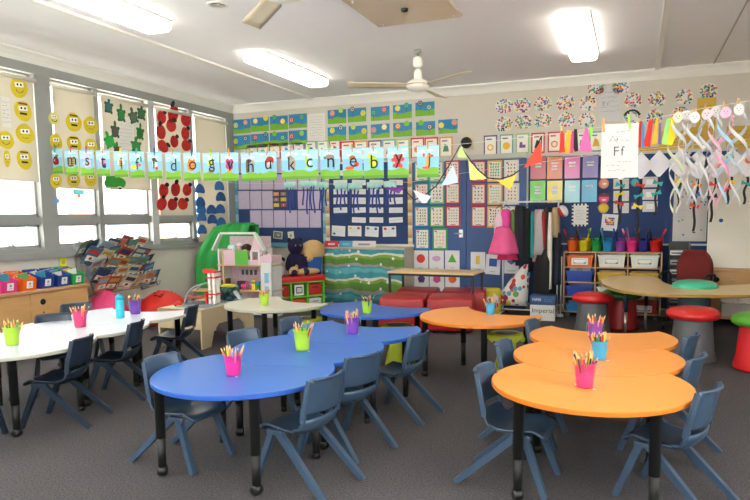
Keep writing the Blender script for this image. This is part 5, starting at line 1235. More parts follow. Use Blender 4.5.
# roof: sloped sides with flat crest
def slab(pts, y0, y1, th, m):
    mb = MB()
    for (xa_, za), (xb_, zb) in zip(pts, pts[1:]):
        dxx, dzz = xb_ - xa_, zb - za; l = math.hypot(dxx, dzz); nx, nz = -dzz / l * th, dxx / l * th
        vs = [(xa_, y0, za), (xb_, y0, zb), (xb_ + nx, y0, zb + nz), (xa_ + nx, y0, za + nz), (xa_, y1, za), (xb_, y1, zb), (xb_ + nx, y1, zb + nz), (xa_ + nx, y1, za + nz)]
        mb.add(vs, [(0, 1, 2, 3), (7, 6, 5, 4), (0, 4, 5, 1), (3, 2, 6, 7), (0, 3, 7, 4), (1, 5, 6, 2)], m)
    return mb
slab([(-.06, .99), (.10, 1.24), (.74, 1.24), (.92, .99)], -.05, .03, .03, M('#cfd6cf', .5)).build('roof', t)
mb = MB(); mb.add([(Wd - .20, -.02, .99), (Wd - .10, -.02, 1.24), (Wd + .02, -.02, .99), (Wd - .20, .0, .99), (Wd - .10, 0, 1.24), (Wd + .02, 0, .99)], [(0, 1, 2), (5, 4, 3), (0, 3, 4, 1), (1, 4, 5, 2)], PK); mb.build('gable', t); mb = MB(); mb.box(Wd - .2, Wd - .17, -.03, 0, .78, 1.0, WT_).box(Wd - .05, Wd - .02, -.03, 0, .78, 1.0, WT_).box(Wd - .2, Wd - .02, -.03, 0, .98, 1.0, WT_).build('gable_window', t)
for x0_, x1_, m_, nm in ((.14, .36, PK, 'balcony_panel'), (.36, .62, GN, 'balcony_panel'), (.62, .86, PK, 'balcony_panel')): MB().box(x0_, x1_, -.03, -.015, .782, 1.0 if x0_ < .6 else .86, m_).build(nm, t)
# side tower of the dollhouse
tw = MB(); tw.box(Wd, Wd + .2, -.03, -.01, .0, .84, WT_).box(Wd + .18, Wd + .2, -.03, Dd - .05, 0, .84, WT_)
tw.box(Wd - .01, Wd + .21, -.04, Dd - .05, .82, .92, PK)
for i in range(4): tw.box(Wd + .005 + i * .055, Wd + .035 + i * .055, -.04, -.02, .92, .95, PK)
to = tw.build('tower', t)
MB().box(Wd + .06, Wd + .14, -.034, -.03, .52, .66, M('#7fb7d6', .3)).prism([(Wd + .05, -.034), (Wd + .05, -.031), (Wd + .15, -.031), (Wd + .15, -.034)], .66, .665, M('#5a8fb5')).build('tower_window', to)
MB().box(Wd + .06, Wd + .14, -.034, -.03, .40, .47, M('#7fb7d6', .3)).build('tower_window', to)
dp = lambda x, y, z: (dx0 + x * .84 * math.cos(.0698) - y * math.sin(.0698), dy + x * .84 * math.sin(.0698) + y * math.cos(.0698), z * .97 + .001)
def tiny(name, mb, label, x, y, z, cat='toy'): single(name, mb, label, cat, dp(x, y, z), math.radians(4))
for i in range(4):
    MB().box(.24 + i * .085, .29 + i * .085, Dd - .014, Dd - .01, .60, .68, M('#3f4a44', .5)).build('printed_window', t)
tiny('toy_wardrobe', MB().rbox(-.05, .05, -.03, .03, 0, .13, .006, M('#6b3a22', .5)).box(-.06, .06, -.035, .035, .13, .14, M('#5a2f1a')), 'small brown toy wardrobe at the left of the lower dollhouse floor', .06, .06, .402)
tiny('toy_bed', MB().rbox(-.1, .1, -.05, .05, .02, .06, .01, M('#3fa5b8', .6)).box(-.11, -.09, -.05, .05, 0, .16, M('#6b3a22')).box(.09, .1, -.05, .05, 0, .07, M('#6b3a22')), 'turquoise toy bed with brown headboard in the dollhouse', .25, .08, .402)
tiny('toy_piano', MB().rbox(-.07, .07, -.04, .04, .05, .12, .01, M('#3a1f18', .4)).box(-.06, -.045, -.03, .03, 0, .06, M('#3a1f18')).box(.045, .06, -.03, .03, 0, .06, M('#3a1f18')), 'dark brown toy piano in the dollhouse', .38, .12, .402)
tiny('toy_pony', MB().ell((0, 0, .06), (.05, .025, .028), '#d84f98').ell((.05, 0, .1), (.022, .018, .03), '#d84f98').box(-.035, -.02, -.01, .01, 0, .05, M('#d84f98')).box(.02, .035, -.01, .01, 0, .05, M('#d84f98')), 'pink toy pony on the lower dollhouse floor', .47, .03, .402)
tiny('toy_slide', MB().box(-.03, .03, -.03, .03, 0, .14, M('#e0c02f')).box(-.03, .09, -.03, .03, .09, .12, M('#2f8fc0')).box(.05, .08, -.03, .03, 0, .09, M('#2fa04a')), 'yellow and blue toy play set at the right in the dollhouse', .66, .06, .402)
tiny('toy_lounger', MB().ell((0, 0, .03), (.06, .03, .03), '#c77a9a').ell((.0, .0, .07), (.025, .02, .03), '#e0a9b8'), 'pale pink toy armchair in the dollhouse', .55, .14, .402)
def doll(x, y, z, dress, hair, label, hr=.05):
    mb = MB(); mb.lathe([(.07, 0), (.06, .06), (.035, .13), (.03, .15)], M(dress, .7), 12).ell((0, 0, .20), (hr, hr * .9, hr * 1.05), '#e5b08e', 12, 8).ell((0, .012, .225), (hr * 1.25, hr * 1.1, hr * 1.05), M(hair, .9, noise=.3), 12, 8)
    mb.ell((-.018, -hr * .86, .2), (.006, .004, .007), '#1c1c1c', 6, 4).ell((.018, -hr * .86, .2), (.006, .004, .007), '#1c1c1c', 6, 4)
    tiny('rag_doll', mb, label, x, y, z, 'doll')
doll(.24, .06, .80, '#8fc3cf', '#b9d9df', 'doll with a pale blue frilly bonnet behind the pink balcony panel', .055)
doll(.34, .12, .84, '#d9d0cf', '#d9d4d2', 'small pale doll between the bonneted and the dark-haired dolls', .035)
doll(.52, .07, .79, '#d96a4a', '#2f1d1a', 'doll with thick dark brown hair behind the green balcony panel', .065)
# toy storage unit with green frame
def M4(x, y, z, a): return Matrix.Translation((x, y, z)) @ Matrix.Rotation(a, 4, 'Z')
sa = math.radians(52)
sx0, sy0 = -4.96, 7.88
t = thing('toy_shelf', 'lime green cubby unit with red padded top and toy baskets', 'shelf unit', (sx0, sy0, 0), sa)
LG = M('#6fb83a', .5); Wt = .80; Hh_ = .46; Dp = .34
for x in (0, Wt / 3, 2 * Wt / 3, Wt): MB().box(x - .012, x + .012, 0, Dp, 0, Hh_, LG).build('upright', t)
for z in (0, .22, Hh_ - .02): MB().box(-.012, Wt + .012, 0, Dp, z, z + .022, LG).build('shelf', t)
MB().box(0, Wt, Dp - .01, Dp, 0, Hh_, M('#3f7a26', .6)).build('back_panel', t)
MB().rbox(-.03, Wt + .03, -.02, Dp, Hh_ + .002, Hh_ + .09, .02, M('#c2201c', .5, bump=.05)).build('padded_top', t)
bas = [(0, 1, '#b51f1a', 'red'), (1, 1, None, ''), (2, 1, '#b51f1a', 'red'), (0, 0, '#b51f1a', 'red'), (1, 0, '#d8501c', 'orange'), (2, 0, '#c9ccc8', 'pale grey')]
R_ = Matrix.Rotation(sa, 3, 'Z')
for i, j, col, cn in bas:
    p = Vector((sx0, sy0, 0)) + R_ @ Vector(((i + .5) * Wt / 3, .03,   .024 + .22 * j))
    if col is None:
        mb = MB(); mb.T = Matrix.Translation((0, 0, .09)); mb.sheet(.15, .16, '#d9d9d6', .01).rect(0, 0, .10, .10, '#1f1f22', 1).rect(0, 0, .075, .07, '#c9ccd0', 2)
        single('framed_card', mb, 'white card with a black framed picture in the top middle cubby', 'card', p, sa); continue
    mb = MB(); mb.rbox(-.105, .105, 0, .28, 0, .17, .012, M(col, .5)); mb.box(-.05, .05, -.003, 0, .11, .13, M('#5a1410' if cn == 'red' else '#8a8a84', .6))
    single('toy_basket', mb, '%s basket in the lime unit, %s %s cubby' % (cn, 'top' if j else 'bottom', ['left', 'middle', 'right'][i]), 'basket', p, sa, 'baskets in the lime unit')
# soft toys on top
def toyp(x, y): p = Vector((sx0, sy0, Hh_ + .092)) + R_ @ Vector((x, y, 0)); return p
FP = M('#1a1338', .95, noise=.3, scale=60, bump=.5); FT = M('#b08d60', .95, noise=.25, scale=50, bump=.5); FB = M('#c9a46f', .95, noise=.25, scale=50, bump=.5)
t = thing('soft_toy', 'large dark purple soft toy bear sitting on the red padded top', 'soft toy', toyp(.42, .2), sa)
MB().ell((0, 0, .17), (.15, .12, .2), FP).ell((0, -.02, .44), (.12, .11, .13), FP).ell((-.09, 0, .54), (.035, .03, .035), FP, 10, 6).ell((.08, 0, .54), (.035, .03, .035), FP, 10, 6).ell((-.13, -.06, .2), (.045, .05, .12), FP, 10, 7, Matrix.Rotation(.3, 3, 'Y')).ell((.13, -.06, .2), (.045, .05, .12), FP, 10, 7, Matrix.Rotation(-.3, 3, 'Y')).ell((-.1, -.13, .06), (.06, .12, .06), FP).ell((.1, -.13, .06), (.06, .12, .06), FP).build('body', t)
MB().ell((-.04, -.125, .46), (.014, .008, .016), '#77728f', 8, 5).ell((.04, -.125, .46), (.014, .008, .016), '#77728f', 8, 5).build('eyes', t)
t = thing('soft_toy', 'big tan plush dog leaning behind the blue cushion', 'soft toy', toyp(.74, .26), sa + .2)
MB().ell((.02, .02, .36), (.21, .15, .17), FB).ell((0, .02, .12), (.14, .13, .18), FT).ell((-.12, -.05, .26), (.09, .07, .08), FB).ell((.13, .02, .28), (.06, .05, .12), FT).build('body', t)
MB().ell((-.19, -.09, .27), (.02, .02, .016), '#2a1c14', 8, 5).build('nose', t)
t = thing('soft_toy', 'tan plush dog lying along the front of the red padded top', 'soft toy', toyp(.50, .06), sa)
MB().ell((.05, 0, .055), (.22, .07, .055), FB).ell((-.17, -.02, .08), (.075, .06, .065), FB).ell((-.12, 0, .12), (.03, .03, .05), FT).ell((-.23, -.03, .06), (.03, .03, .03), FB).build('body', t)
MB().ell((-.26, -.035, .065), (.01, .01, .008), '#201612', 6, 4).build('nose', t)
t = thing('soft_toy', 'small black and white soft toy left of the purple bear', 'soft toy', toyp(.16, .18), sa)
MB().ell((0, 0, .08), (.07, .06, .09), M('#c9c4bc', .9, bump=.4)).ell((0, -.01, .2), (.055, .05, .055), M('#c9c4bc', .9, bump=.4)).build('body', t)
MB().ell((.05, 0, .25), (.04, .03, .035), M('#141418', .9), 10, 6).ell((-.04, 0, .24), (.022, .02, .022), M('#141418', .9), 8, 5).ell((.0, -.06, .2), (.012, .008, .01), M('#141418', .9), 6, 4).build('black_patches', t)
single('soft_toy', MB().lathe([(.06, 0), (.07, .06), (.05, .16), (.03, .2), (0, .22)], M('#55503f', .9, noise=.5, scale=30, bump=.4), 12), 'small mottled brown toy at the left end of the red padded top', 'soft toy', toyp(.03, .12), sa)
o = single('cushion', MB().rbox(-.17, .17, -.05, .05, 0, .30, .045, M('#1d4f93', .8)), 'royal blue cushion propped at the right end of the red padded top', 'cushion', toyp(.66, .15), sa); o.rotation_euler = (math.radians(-12), .15, sa)

# cabinet with the farm fabric curtain
ca, cb = at(323, 260, Y=8.85), at(404.5, 260, Y=8.85)
t = thing('curtained_cabinet', 'cabinet hidden behind a farm print fabric curtain', 'cabinet', (ca.x, 8.87, 0))
Wc = cb.x - ca.x; zc_ = at(360, 247.5, Y=8.85).z
MB().box(0, Wc, 0, YB - 8.87 - .07, .02, zc_, M('#bdb8a8', .6)).build('cabinet_box', t)
def farm():
    m = bpy.data.materials.new('farm_print'); m.use_nodes = True
    n = m.node_tree.nodes; l = m.node_tree.links; b = n['Principled BSDF']; b.inputs['Roughness'].default_value = .85
    tc = n.new('ShaderNodeTexCoord'); sp_ = n.new('ShaderNodeSeparateXYZ'); l.new(tc.outputs['Object'], sp_.inputs[0])
    ns = n.new('ShaderNodeTexNoise'); ns.inputs['Scale'].default_value = 2.6; ns.inputs['Detail'].default_value = 2; l.new(tc.outputs['Object'], ns.inputs['Vector'])
    s1 = n.new('ShaderNodeMath'); s1.operation = 'MULTIPLY_ADD'; s1.inputs[1].default_value = .22; l.new(ns.outputs['Fac'], s1.inputs[0]); l.new(sp_.outputs['Z'], s1.inputs[2])
    s2 = n.new('ShaderNodeMath'); s2.operation = 'MULTIPLY'; s2.inputs[1].default_value = 2.5; l.new(s1.outputs[0], s2.inputs[0])
    s3 = n.new('ShaderNodeMath'); s3.operation = 'FRACT'; l.new(s2.outputs[0], s3.inputs[0])
    r = n.new('ShaderNodeValToRGB'); r.color_ramp.interpolation = 'CONSTANT'; e = r.color_ramp.elements
    e[0].position = 0; e[0].color = rgb('#557d30'); e[1].position = .24; e[1].color = rgb('#76953c')
    for p_, c in ((.34, '#c9c8bb'), (.43, '#3f8c98'), (.62, '#5aa3ad'), (.80, '#2f8c9c'), (.86, '#868a86')): q = e.new(p_); q.color = rgb(c)
    l.new(s3.outputs[0], r.inputs[0])
    v = n.new('ShaderNodeTexVoronoi'); v.inputs['Scale'].default_value = 7; l.new(tc.outputs['Object'], v.inputs['Vector'])
    c1 = n.new('ShaderNodeMath'); c1.operation = 'LESS_THAN'; c1.inputs[1].default_value = .16; l.new(v.outputs['Distance'], c1.inputs[0])
    mix = n.new('ShaderNodeMixRGB'); l.new(c1.outputs[0], mix.inputs[0]); l.new(r.outputs[0], mix.inputs[1])
    r2 = n.new('ShaderNodeValToRGB'); r2.color_ramp.interpolation = 'CONSTANT'; r2.color_ramp.elements[0].color = rgb('#2b3330'); r2.color_ramp.elements[1].color = rgb('#d8d6cc'); r2.color_ramp.elements[1].position = .5
    l.new(v.outputs['Color'], r2.inputs[0]); l.new(r2.outputs[0], mix.inputs[2]); l.new(mix.outputs[0], b.inputs['Base Color'])
    return m
P = [[(u * Wc / 40 , -.03 - .012 * math.sin(u * 1.3) * (1 - v * .3), zc_ - .03 - (zc_ - .10) * v) for v in (0, .33, .66, 1)] for u in range(41)]
MB().shell(P, .004, farm()).build('fabric_curtain', t)
MB().tube([(0, -.03, zc_ - .025), (Wc, -.03, zc_ - .025)], .006, STEEL, 6).build('curtain_wire', t)
for px, cn, col in ((331.5, 'red', '#b02038'), (346, 'blue', '#3f93b5'), (364, 'white', '#c9c6be')):
    q = at(px, 249, Y=8.93); w_ = .24 if cn != 'white' else .4
    o = single('display_card', MB().box(-w_ / 2, w_ / 2, -.004, .0, 0, .10, M(col, .5)).box(-w_ / 4, w_ / 4, -.006, -.004, .03, .06, M('#c9b8b8' if cn == 'red' else '#7fa8b8' if cn == 'blue' else '#8a7f84', .6)), '%s display card standing on top of the curtained cabinet' % cn, 'card', (q.x, 8.93, zc_), 0, 'display cards on the cabinet'); o.rotation_euler = (-.15, 0, 0)

# ottomans and bench
RM = M('#a31c20', .38, noise=.05, scale=20, bump=.04)
def ottoman(x, y, w_, d_, label, h=.44, rz=0):
    t = thing('ottoman', label, 'ottoman', (x, y, 0), rz, 'red vinyl ottomans')
    MB().rbox(-w_ / 2, w_ / 2, -d_ / 2, d_ / 2, .03, h, .035, RM, 3).build('cushion_block', t)
    MB().tube([(-w_ / 2 + .02, -d_ / 2 + .008, h - .045), (w_ / 2 - .02, -d_ / 2 + .008, h - .045)], .006, RM, 6).build('piping', t)
    for sx in (-1, 1):
        for sy in (-1, 1): MB().lathe([(.02, 0), (.025, .03)], BLACK, 10, c=(sx * (w_ / 2 - .08), sy * (d_ / 2 - .08), 0)).build('foot', t)
oa = math.radians(12)
ottoman(-2.71, 7.34, .56, .56, 'red vinyl ottoman at the front left, behind the separate blue table', rz=oa)
ottoman(-2.12, 7.46, .57, .56, 'red vinyl ottoman at the front right, beside the orange table', rz=oa)
ottoman(-2.76, 8.04, .56, .56, 'red vinyl ottoman in the rear row, left, under the bench table', rz=oa)
ottoman(-2.14, 8.16, .60, .56, 'red vinyl ottoman in the rear row, right, under the bench table', rz=oa)
t = thing('bench_table', 'narrow light wooden table on black legs standing over the ottomans', 'table', (-2.47, 7.93, 0), math.radians(-2))
MB().rbox(-.60, .60, -.26, .26, .68, .705, .004, wood('#c9a877', '#d9be92', .4, (2, 10, 2))).build('tabletop', t)
MB().box(-.59, .59, -.25, -.22, .65, .68, BLACK).box(-.59, .59, .22, .25, .65, .68, BLACK).build('frame', t)
for x in (-.575, .575):
    for y in (-.235, .235): MB().box(x - .014, x + .014, y - .014, y + .014, 0, .68, BLACK).build('leg', t)

# lime stools
def lime_stool(x, y, label):
    t = thing('lime_stool', label, 'stool', (x, y, 0), 0, 'lime stools under the tables')
    LM = M('#b3bb2c', .6, noise=.12)
    n = 32; P = [[((.15 + .012 * v + (.012 if v > .6 else 0)) * math.cos(2 * PI * i / n), (.15 + .012 * v + (.012 if v > .6 else 0)) * math.sin(2 * PI * i / n), .40 - .02 * v - (.03 + .015 * math.sin(i * 1.9)) * (1 if v > .5 else 0)) for v in (0, .5, 1)] for i in range(n + 1)]
    MB().shell(P, .005, LM).build('frilled_cover', t)
    MB().lathe([(.15, .37), (.155, .395), (.125, .405), (.11, .404)], LM, 28).lathe([(.11, .402), (.10, .404), (0, .405)], M('#6f7076', .7), 28).build('seat_pad', t)
    MB().lathe([(.11, 0), (.12, .02), (.08, .2), (.10, .37)], M('#aab62c', .55, noise=.1), 24).build('base', t)
for px, py, lb in ((307, 318, 'lime stool with grey top in front of the cream table'), (397, 325, 'lime stool under the separate blue table'), (506, 333, 'lime stool under the separate orange table')):
    q = at(px, py, Z=.40); lime_stool(q.x, q.y, lb)
# ------------------------------------------------------------------ clothes rack and the right side of the room
YR_ = 8.85
L0, L1 = at(502, 203, Y=YR_), at(558.5, 200.5, Y=YR_)
xl, xr, zt_ = L0.x + .02, L1.x, (L0.z + L1.z) / 2
WR = M('#d9dadc', .35, metal=.2)
t = thing('clothes_rack', 'white metal clothes rack with dress-up clothes before the blue doors', 'clothes rack', ((xl + xr) / 2, YR_, 0))
hw = (xr - xl) / 2
MB().tube([(-hw - .04, 0, zt_), (hw + .04, 0, zt_)], .012, WR, 8).build('top_rail', t)
for s in (-1, 1):
    MB().tube([(s * hw, 0, .05), (s * hw, 0, zt_)], .012, WR, 8).build('upright', t)
    MB().tube([(s * hw, -.25, .05), (s * hw, .25, .05)], .012, WR, 8).build('base_foot', t)
    for q in (-.24, .24): MB().lathe([(.02, 0), (.024, .02), (.02, .04)], BLACK, 10, c=(s * hw, q, 0)).build('caster', t)
MB().tube([(-hw, -.1, .10), (hw, -.1, .10)], .009, WR, 8).tube([(-hw, -.1, .16), (0, -.1, .16)], .007, WR, 8).tube([(-hw, .12, .16), (hw, .12, .16)], .009, WR, 8).build('lower_shelf', t)
def garment(px, ztop_y, zbot_y, wpx, cols, label, kind='garment', depth=.28, flare=1.2, y=None, parts=None, rz=.9):
    px = 500 + (px - 500) * .84; ztop_y -= 5; zbot_y -= 2
    c = at(px, ztop_y, Y=YR_); d_ = at(px, zbot_y, Y=YR_); s = (c - CAMPOS).dot(FW) / F_PX
    L = c.z - d_.z
    t = thing(kind, label, 'clothing', (c.x, YR_, zt_), 0, 'dress-up clothes on the rack')
    MB().tube([(0, 0, .012), (.012, 0, .02), (.02, 0, .0), (.0, 0, -.03), (0, 0, -.05)], .003, BLACK, 5).tube([(0, -.0, -.05), (-wpx * s * .4, -.02, -.09)], .005, BLACK, 5).tube([(0, 0, -.05), (wpx * s * .4, .02, -.09)], .005, BLACK, 5).build('hanger', t)
    z0 = c.z - zt_ - .02
    def body(x0, wv, z0, L, col, y0=0, nm='fabric', fl=flare):
        n = 18; rows = 9; P = []
        for j in range(rows):
            v = j / (rows - 1); w_ = wv * (.55 + .45 * min(1, v * 5)) * (1 + (fl - 1) * v)
            P.append([(x0 + w_ / 2 * math.cos(2 * PI * i / n) * (1 + .08 * math.sin(5 * 2 * PI * i / n + v * 2)), y0 + max(.03, w_ * .6) * math.sin(2 * PI * i / n) * (1 + .12 * math.sin(4 * 2 * PI * i / n)), z0 - v * L) for i in range(n + 1)])
        return MB().shell(P, .004, M(col, .8, noise=.12, scale=12)).build(nm, t)
    body(0, wpx * s, z0, L, cols[0])
    if parts:
        for (dx, wv, a, b, col, nm, yy) in parts: body(dx * s, wv * s, z0 - a * s, (b - a) * s, col, yy, nm, 1.75 if nm == 'tulle_skirt' else 1.1)
    return t
garment(500, 216, 246, 10, ['#e0c4d2'], 'pale pink and white costume at the left end of the rack', 'costume', parts=[(0, 8, 14, 28, '#dc3f86', 'bow_trim', -.05)])
garment(507, 213, 234, 11, ['#e04ba0'], 'bright pink tulle party dress on the rack', 'party_dress', flare=1.0, parts=[(-1, 17, 17, 44, '#df5a92', 'tulle_skirt', -.05), (3, 19, 40, 50, '#d02a5c', 'skirt_hem', -.02)])
garment(521, 209, 262, 7, ['#2f2723'], 'dark brown garment with a green edge beside the pink dress', 'costume', parts=[(-4, 3, 4, 34, '#5f7a4a', 'green_edge', -.05)])
garment(526, 210, 266, 9, ['#151d2c'], 'long dark navy cloak on the rack', 'cloak')
garment(533, 212, 272, 8, ['#15171a'], 'long black cloak next to the teal garment', 'cloak')
garment(539, 215, 258, 5, ['#238a84'], 'teal satin costume on the rack', 'costume', flare=1.4)
garment(543.5, 213, 262, 5, ['#b98a96'], 'dusty pink narrow garment on the rack', 'costume')
garment(549, 213, 255, 9, ['#a9a5a6'], 'grey white jacket with red edging on the rack', 'jacket', flare=1.5, parts=[(3, 4, 2, 38, '#a8202c', 'red_edging', -.06)])
garment(555, 211, 275, 7, ['#3a3230'], 'dark brown robe on the rack', 'robe')
garment(560, 212, 270, 5, ['#24262b'], 'black garment with a long white sash', 'robe', parts=[(1, 4, 4, 80, '#d5cfc6', 'white_sash', -.12)])
garment(566, 211, 238, 8, ['#b59f76'], 'gold sequinned vest at the right end of the rack', 'vest', flare=1.1)
garment(568, 232, 285, 7, ['#131c30'], 'navy skirt hanging below the gold vest', 'skirt')
garment(554, 252, 299, 20, ['#101012'], 'wide black gown hanging low at the right of the rack', 'gown', flare=1.05)
q = at(565, 211, Y=YR_ - .02)
t = thing('cap', 'white cap with red brim hung at the right end of the rack', 'cap', (q.x - .02, q.y, q.z)); 
MB().ell((0, 0, 0), (.06, .06, .085), M('#cfd0d2', .6), 14, 8, Matrix.Rotation(-.5, 3, 'Y')).build('crown', t); MB().ell((-.03, -.01, -.02), (.03, .062, .08), M('#b8242c', .6), 14, 8, Matrix.Rotation(-.5, 3, 'Y')).build('brim', t)
# floral fabric on the lower shelf
def floral():
    m = bpy.data.materials.new('floral_print'); m.use_nodes = True
    n = m.node_tree.nodes; l = m.node_tree.links; b = n['Principled BSDF']; b.inputs['Roughness'].default_value = .7
    tc = n.new('ShaderNodeTexCoord'); v = n.new('ShaderNodeTexVoronoi'); v.inputs['Scale'].default_value = 12; l.new(tc.outputs['Object'], v.inputs['Vector'])
    sp_ = n.new('ShaderNodeSeparateXYZ'); l.new(v.outputs['Color'], sp_.inputs[0])
    r = n.new('ShaderNodeValToRGB'); r.color_ramp.interpolation = 'CONSTANT'; e = r.color_ramp.elements; e[0].color = rgb('#b02a30'); e[1].position = .17; e[1].color = rgb('#d9b82f')
    for p_, c in ((.34, '#5f8fb0'), (.5, '#6f9a4a'), (.66, '#8a2440'), (.83, '#c85a3a')): q = e.new(p_); q.color = rgb(c)
    l.new(sp_.outputs[0], r.inputs[0])
    c1 = n.new('ShaderNodeMath'); c1.operation = 'GREATER_THAN'; c1.inputs[1].default_value = .52; l.new(v.outputs['Distance'], c1.inputs[0])
    mix = n.new('ShaderNodeMixRGB'); mix.inputs[2].default_value = rgb('#d9d6d0'); l.new(c1.outputs[0], mix.inputs[0]); l.new(r.outputs[0], mix.inputs[1]); l.new(mix.outputs[0], b.inputs['Base Color'])
    return m
FL = floral()
a, b = at(503, 304, Y=YR_ - .05), at(533, 264, Y=YR_ - .05)
P = []
for j in range(9):
    v = j / 8; z = a.z + (b.z - a.z) * v; xx = a.x + (b.x - a.x) * (.25 + .55 * v ** 1.2); wv = (.44 * (1 - v) ** .8 + .05)
    P.append([(xx + wv / 2 * math.cos(2 * PI * i / 16) * (1 + .1 * math.sin(i * 2.2)), YR_ - .02 + .12 * math.sin(2 * PI * i / 16), z) for i in range(17)])
single('floral_bag', MB().shell(P, .004, FL), 'large floral print fabric bag heaped on the lower shelf of the rack', 'bag')
a = at(491, 301, Y=8.75)
single('fabric_bundle', MB().rbox(-.16, .14, -.10, .1, 0, .40, .05, M('#c9b92c', .7, noise=.15, scale=9, bump=.2)).ell((.05, -.09, .22), (.09, .03, .13), FL, 12, 8), 'yellow patterned fabric bundle on the floor left of the clothes rack', 'fabric', (a.x, 8.75, 0))
# paper box
t = thing('paper_box', 'blue and white cardboard copy paper box on the floor under the rack', 'box', (at(542.5, 300, Y=8.5).x, 8.5, 0), math.radians(1)); bz = [at(543, y, Y=8.5).z for y in (316.5, 312, 305, 300.5, 296)]
MB().box(-.165, .165, 0, .22, 0, bz[2], M('#d6d5d2', .6)).build('box_base', t)
l = MB().box(-.17, .17, -.005, .225, bz[2], bz[4], M('#2b4f7e', .5)).build('lid', t)
mb = MB(); mb.T = Matrix.Translation((0, -.001, bz[1] + .01)); mb.off = .0; mb.text('Imperial', .01, 0, .085, '#16181c', 1, 0, .29); mb.build('lettering', t)
mb = MB(); mb.T = Matrix.Translation((0, -.006, bz[3])); mb.off = 0; mb.text('PAPER', -.075, .01, .038, '#dfe6ee', 1, 0, .12).scribble(.08, 0, .12, .05, 2, '#8fa3ba', 1); mb.build('lettering', l)
single('towel_rail_stand', MB().tube([(0, 0, 0), (0, 0, .85)], .012, WR, 8).box(-.04, .04, -.06, .06, 0, .03, M('#cfcfd2', .5)), 'thin white post standing between the rack and the cubbies', 'post', (at(560.5, 310, Y=8.95).x, 8.95, 0))

# cubby unit
cx0, cx1 = at(563, 285, Y=8.93).x, at(661.5, 285, Y=8.93).x
zc0, zc1 = .07, at(612, 252, Y=8.93).z
t = thing('cubby_unit', 'wooden cubby shelf unit on casters full of plastic trays', 'shelf unit', (cx0, 8.93, 0))
Wc = cx1 - cx0; Hc = zc1
CW = wood('#b08a66', '#c29d78', .5, (8, 2, 2))
for i in range(4): x = i * (Wc - .018) / 3; MB().box(x, x + .018, 0, .36, zc0, Hc - .018, CW).build('upright', t)
rows = 4; rh = (Hc - zc0 - .018) / rows
for j in range(rows + 1): MB().box(0, Wc, 0, .36, zc0 + j * rh, zc0 + j * rh + .016, CW).build('shelf', t)
MB().box(0, Wc, .35, .36, zc0, Hc, M('#3a3230', .8)).build('back_panel', t)
for x in (.06, Wc - .06):
    for y in (.05, .31): MB().lathe([(.025, 0), (.03, .03), (.015, .07)], M('#5a5f64', .4), 10, c=(x, y, 0)).build('caster', t)
def tray(i, j, col, cn, tall=.6, label=True, fill=None):
    cw = (Wc - .018) / 3; x = cx0 + .018 + (i + .5) * cw - .009; z = zc0 + j * rh + .0165; h = rh * tall; w_ = cw * .84
    t = thing('plastic_tray', '%s plastic tray in the cubby unit, %s column, %s row from the top' % (cn, ['left', 'middle', 'right'][i], ordn[rows - 1 - j]), 'tray', (x, 8.94, z), 0, 'plastic trays in the cubby unit')
    mb = MB(); m = M(col, .35, noise=.03); k = .9
    o = [(-w_ / 2 * k, 0, 0), (w_ / 2 * k, 0, 0), (w_ / 2, -.01, h), (-w_ / 2, -.01, h), (-w_ / 2 * k, .32, 0), (w_ / 2 * k, .32, 0), (w_ / 2, .33, h), (-w_ / 2, .33, h)]
    mb.add(o, [(0, 1, 2, 3), (5, 4, 7, 6), (4, 0, 3, 7), (1, 5, 6, 2), (0, 4, 5, 1)], m)
    mb.build('tray_body', t)
    MB().box(-w_ / 2 - .012, w_ / 2 + .012, -.022, -.006, h - .022, h, m).build('rim', t)
    if label:
        l = MB(); l.T = Matrix.Translation((0, -.008, h * .48)); l.sheet(w_ * .62, h * .62, '#dcdcda', .003); l.rect(0, 0, w_ * .5, h * .42, '#a9b8c4', 1); l.rect(0, h * .02, w_ * .44, h * .26, '#e6e4dc', 2); l.disc(-w_ * .2, -h * .13, .018, .012, '#c98a4a', 3, 8); l.disc(w_ * .2, -h * .13, .018, .012, '#6a8a5a', 3, 8); l.build('label_card', t)
    if fill:
        random.seed(i * 7 + j)
        for q in range(3): leafbook((x - w_ * .25 + q * w_ * .25, 9.05, z + .01), (.10, h * 1.2, .02), fill[q % len(fill)], 'folded item %s sticking out of the %s tray, %s column' % (['at the left', 'in the middle', 'at the right'][q], cn, ['left', 'middle', 'right'][i]), 'item', None, (0, 0, 0), 'stored_item')
tray(0, 3, '#d8601f', 'orange', .74); tray(1, 3, '#cfd2ca', 'white', .82); tray(2, 3, '#cfd2ca', 'white', .82)
tray(0, 2, '#1f3f9a', 'dark blue', .72, False, ['#8a9aa8', '#7a7f8a']); tray(1, 2, '#c9a22a', 'yellow', .66, False); tray(2, 2, '#c9a22a', 'yellow', .66, False)
tray(0, 1, '#1f3f9a', 'dark blue', .72, False); tray(1, 1, '#cfd2ca', 'white', .7); tray(2, 1, '#cfd2ca', 'white', .8)
tray(0, 0, '#2a7fc0', 'sky blue', .5, False); tray(1, 0, '#b5241f', 'red', .7); tray(2, 0, '#b5241f', 'red', .7)
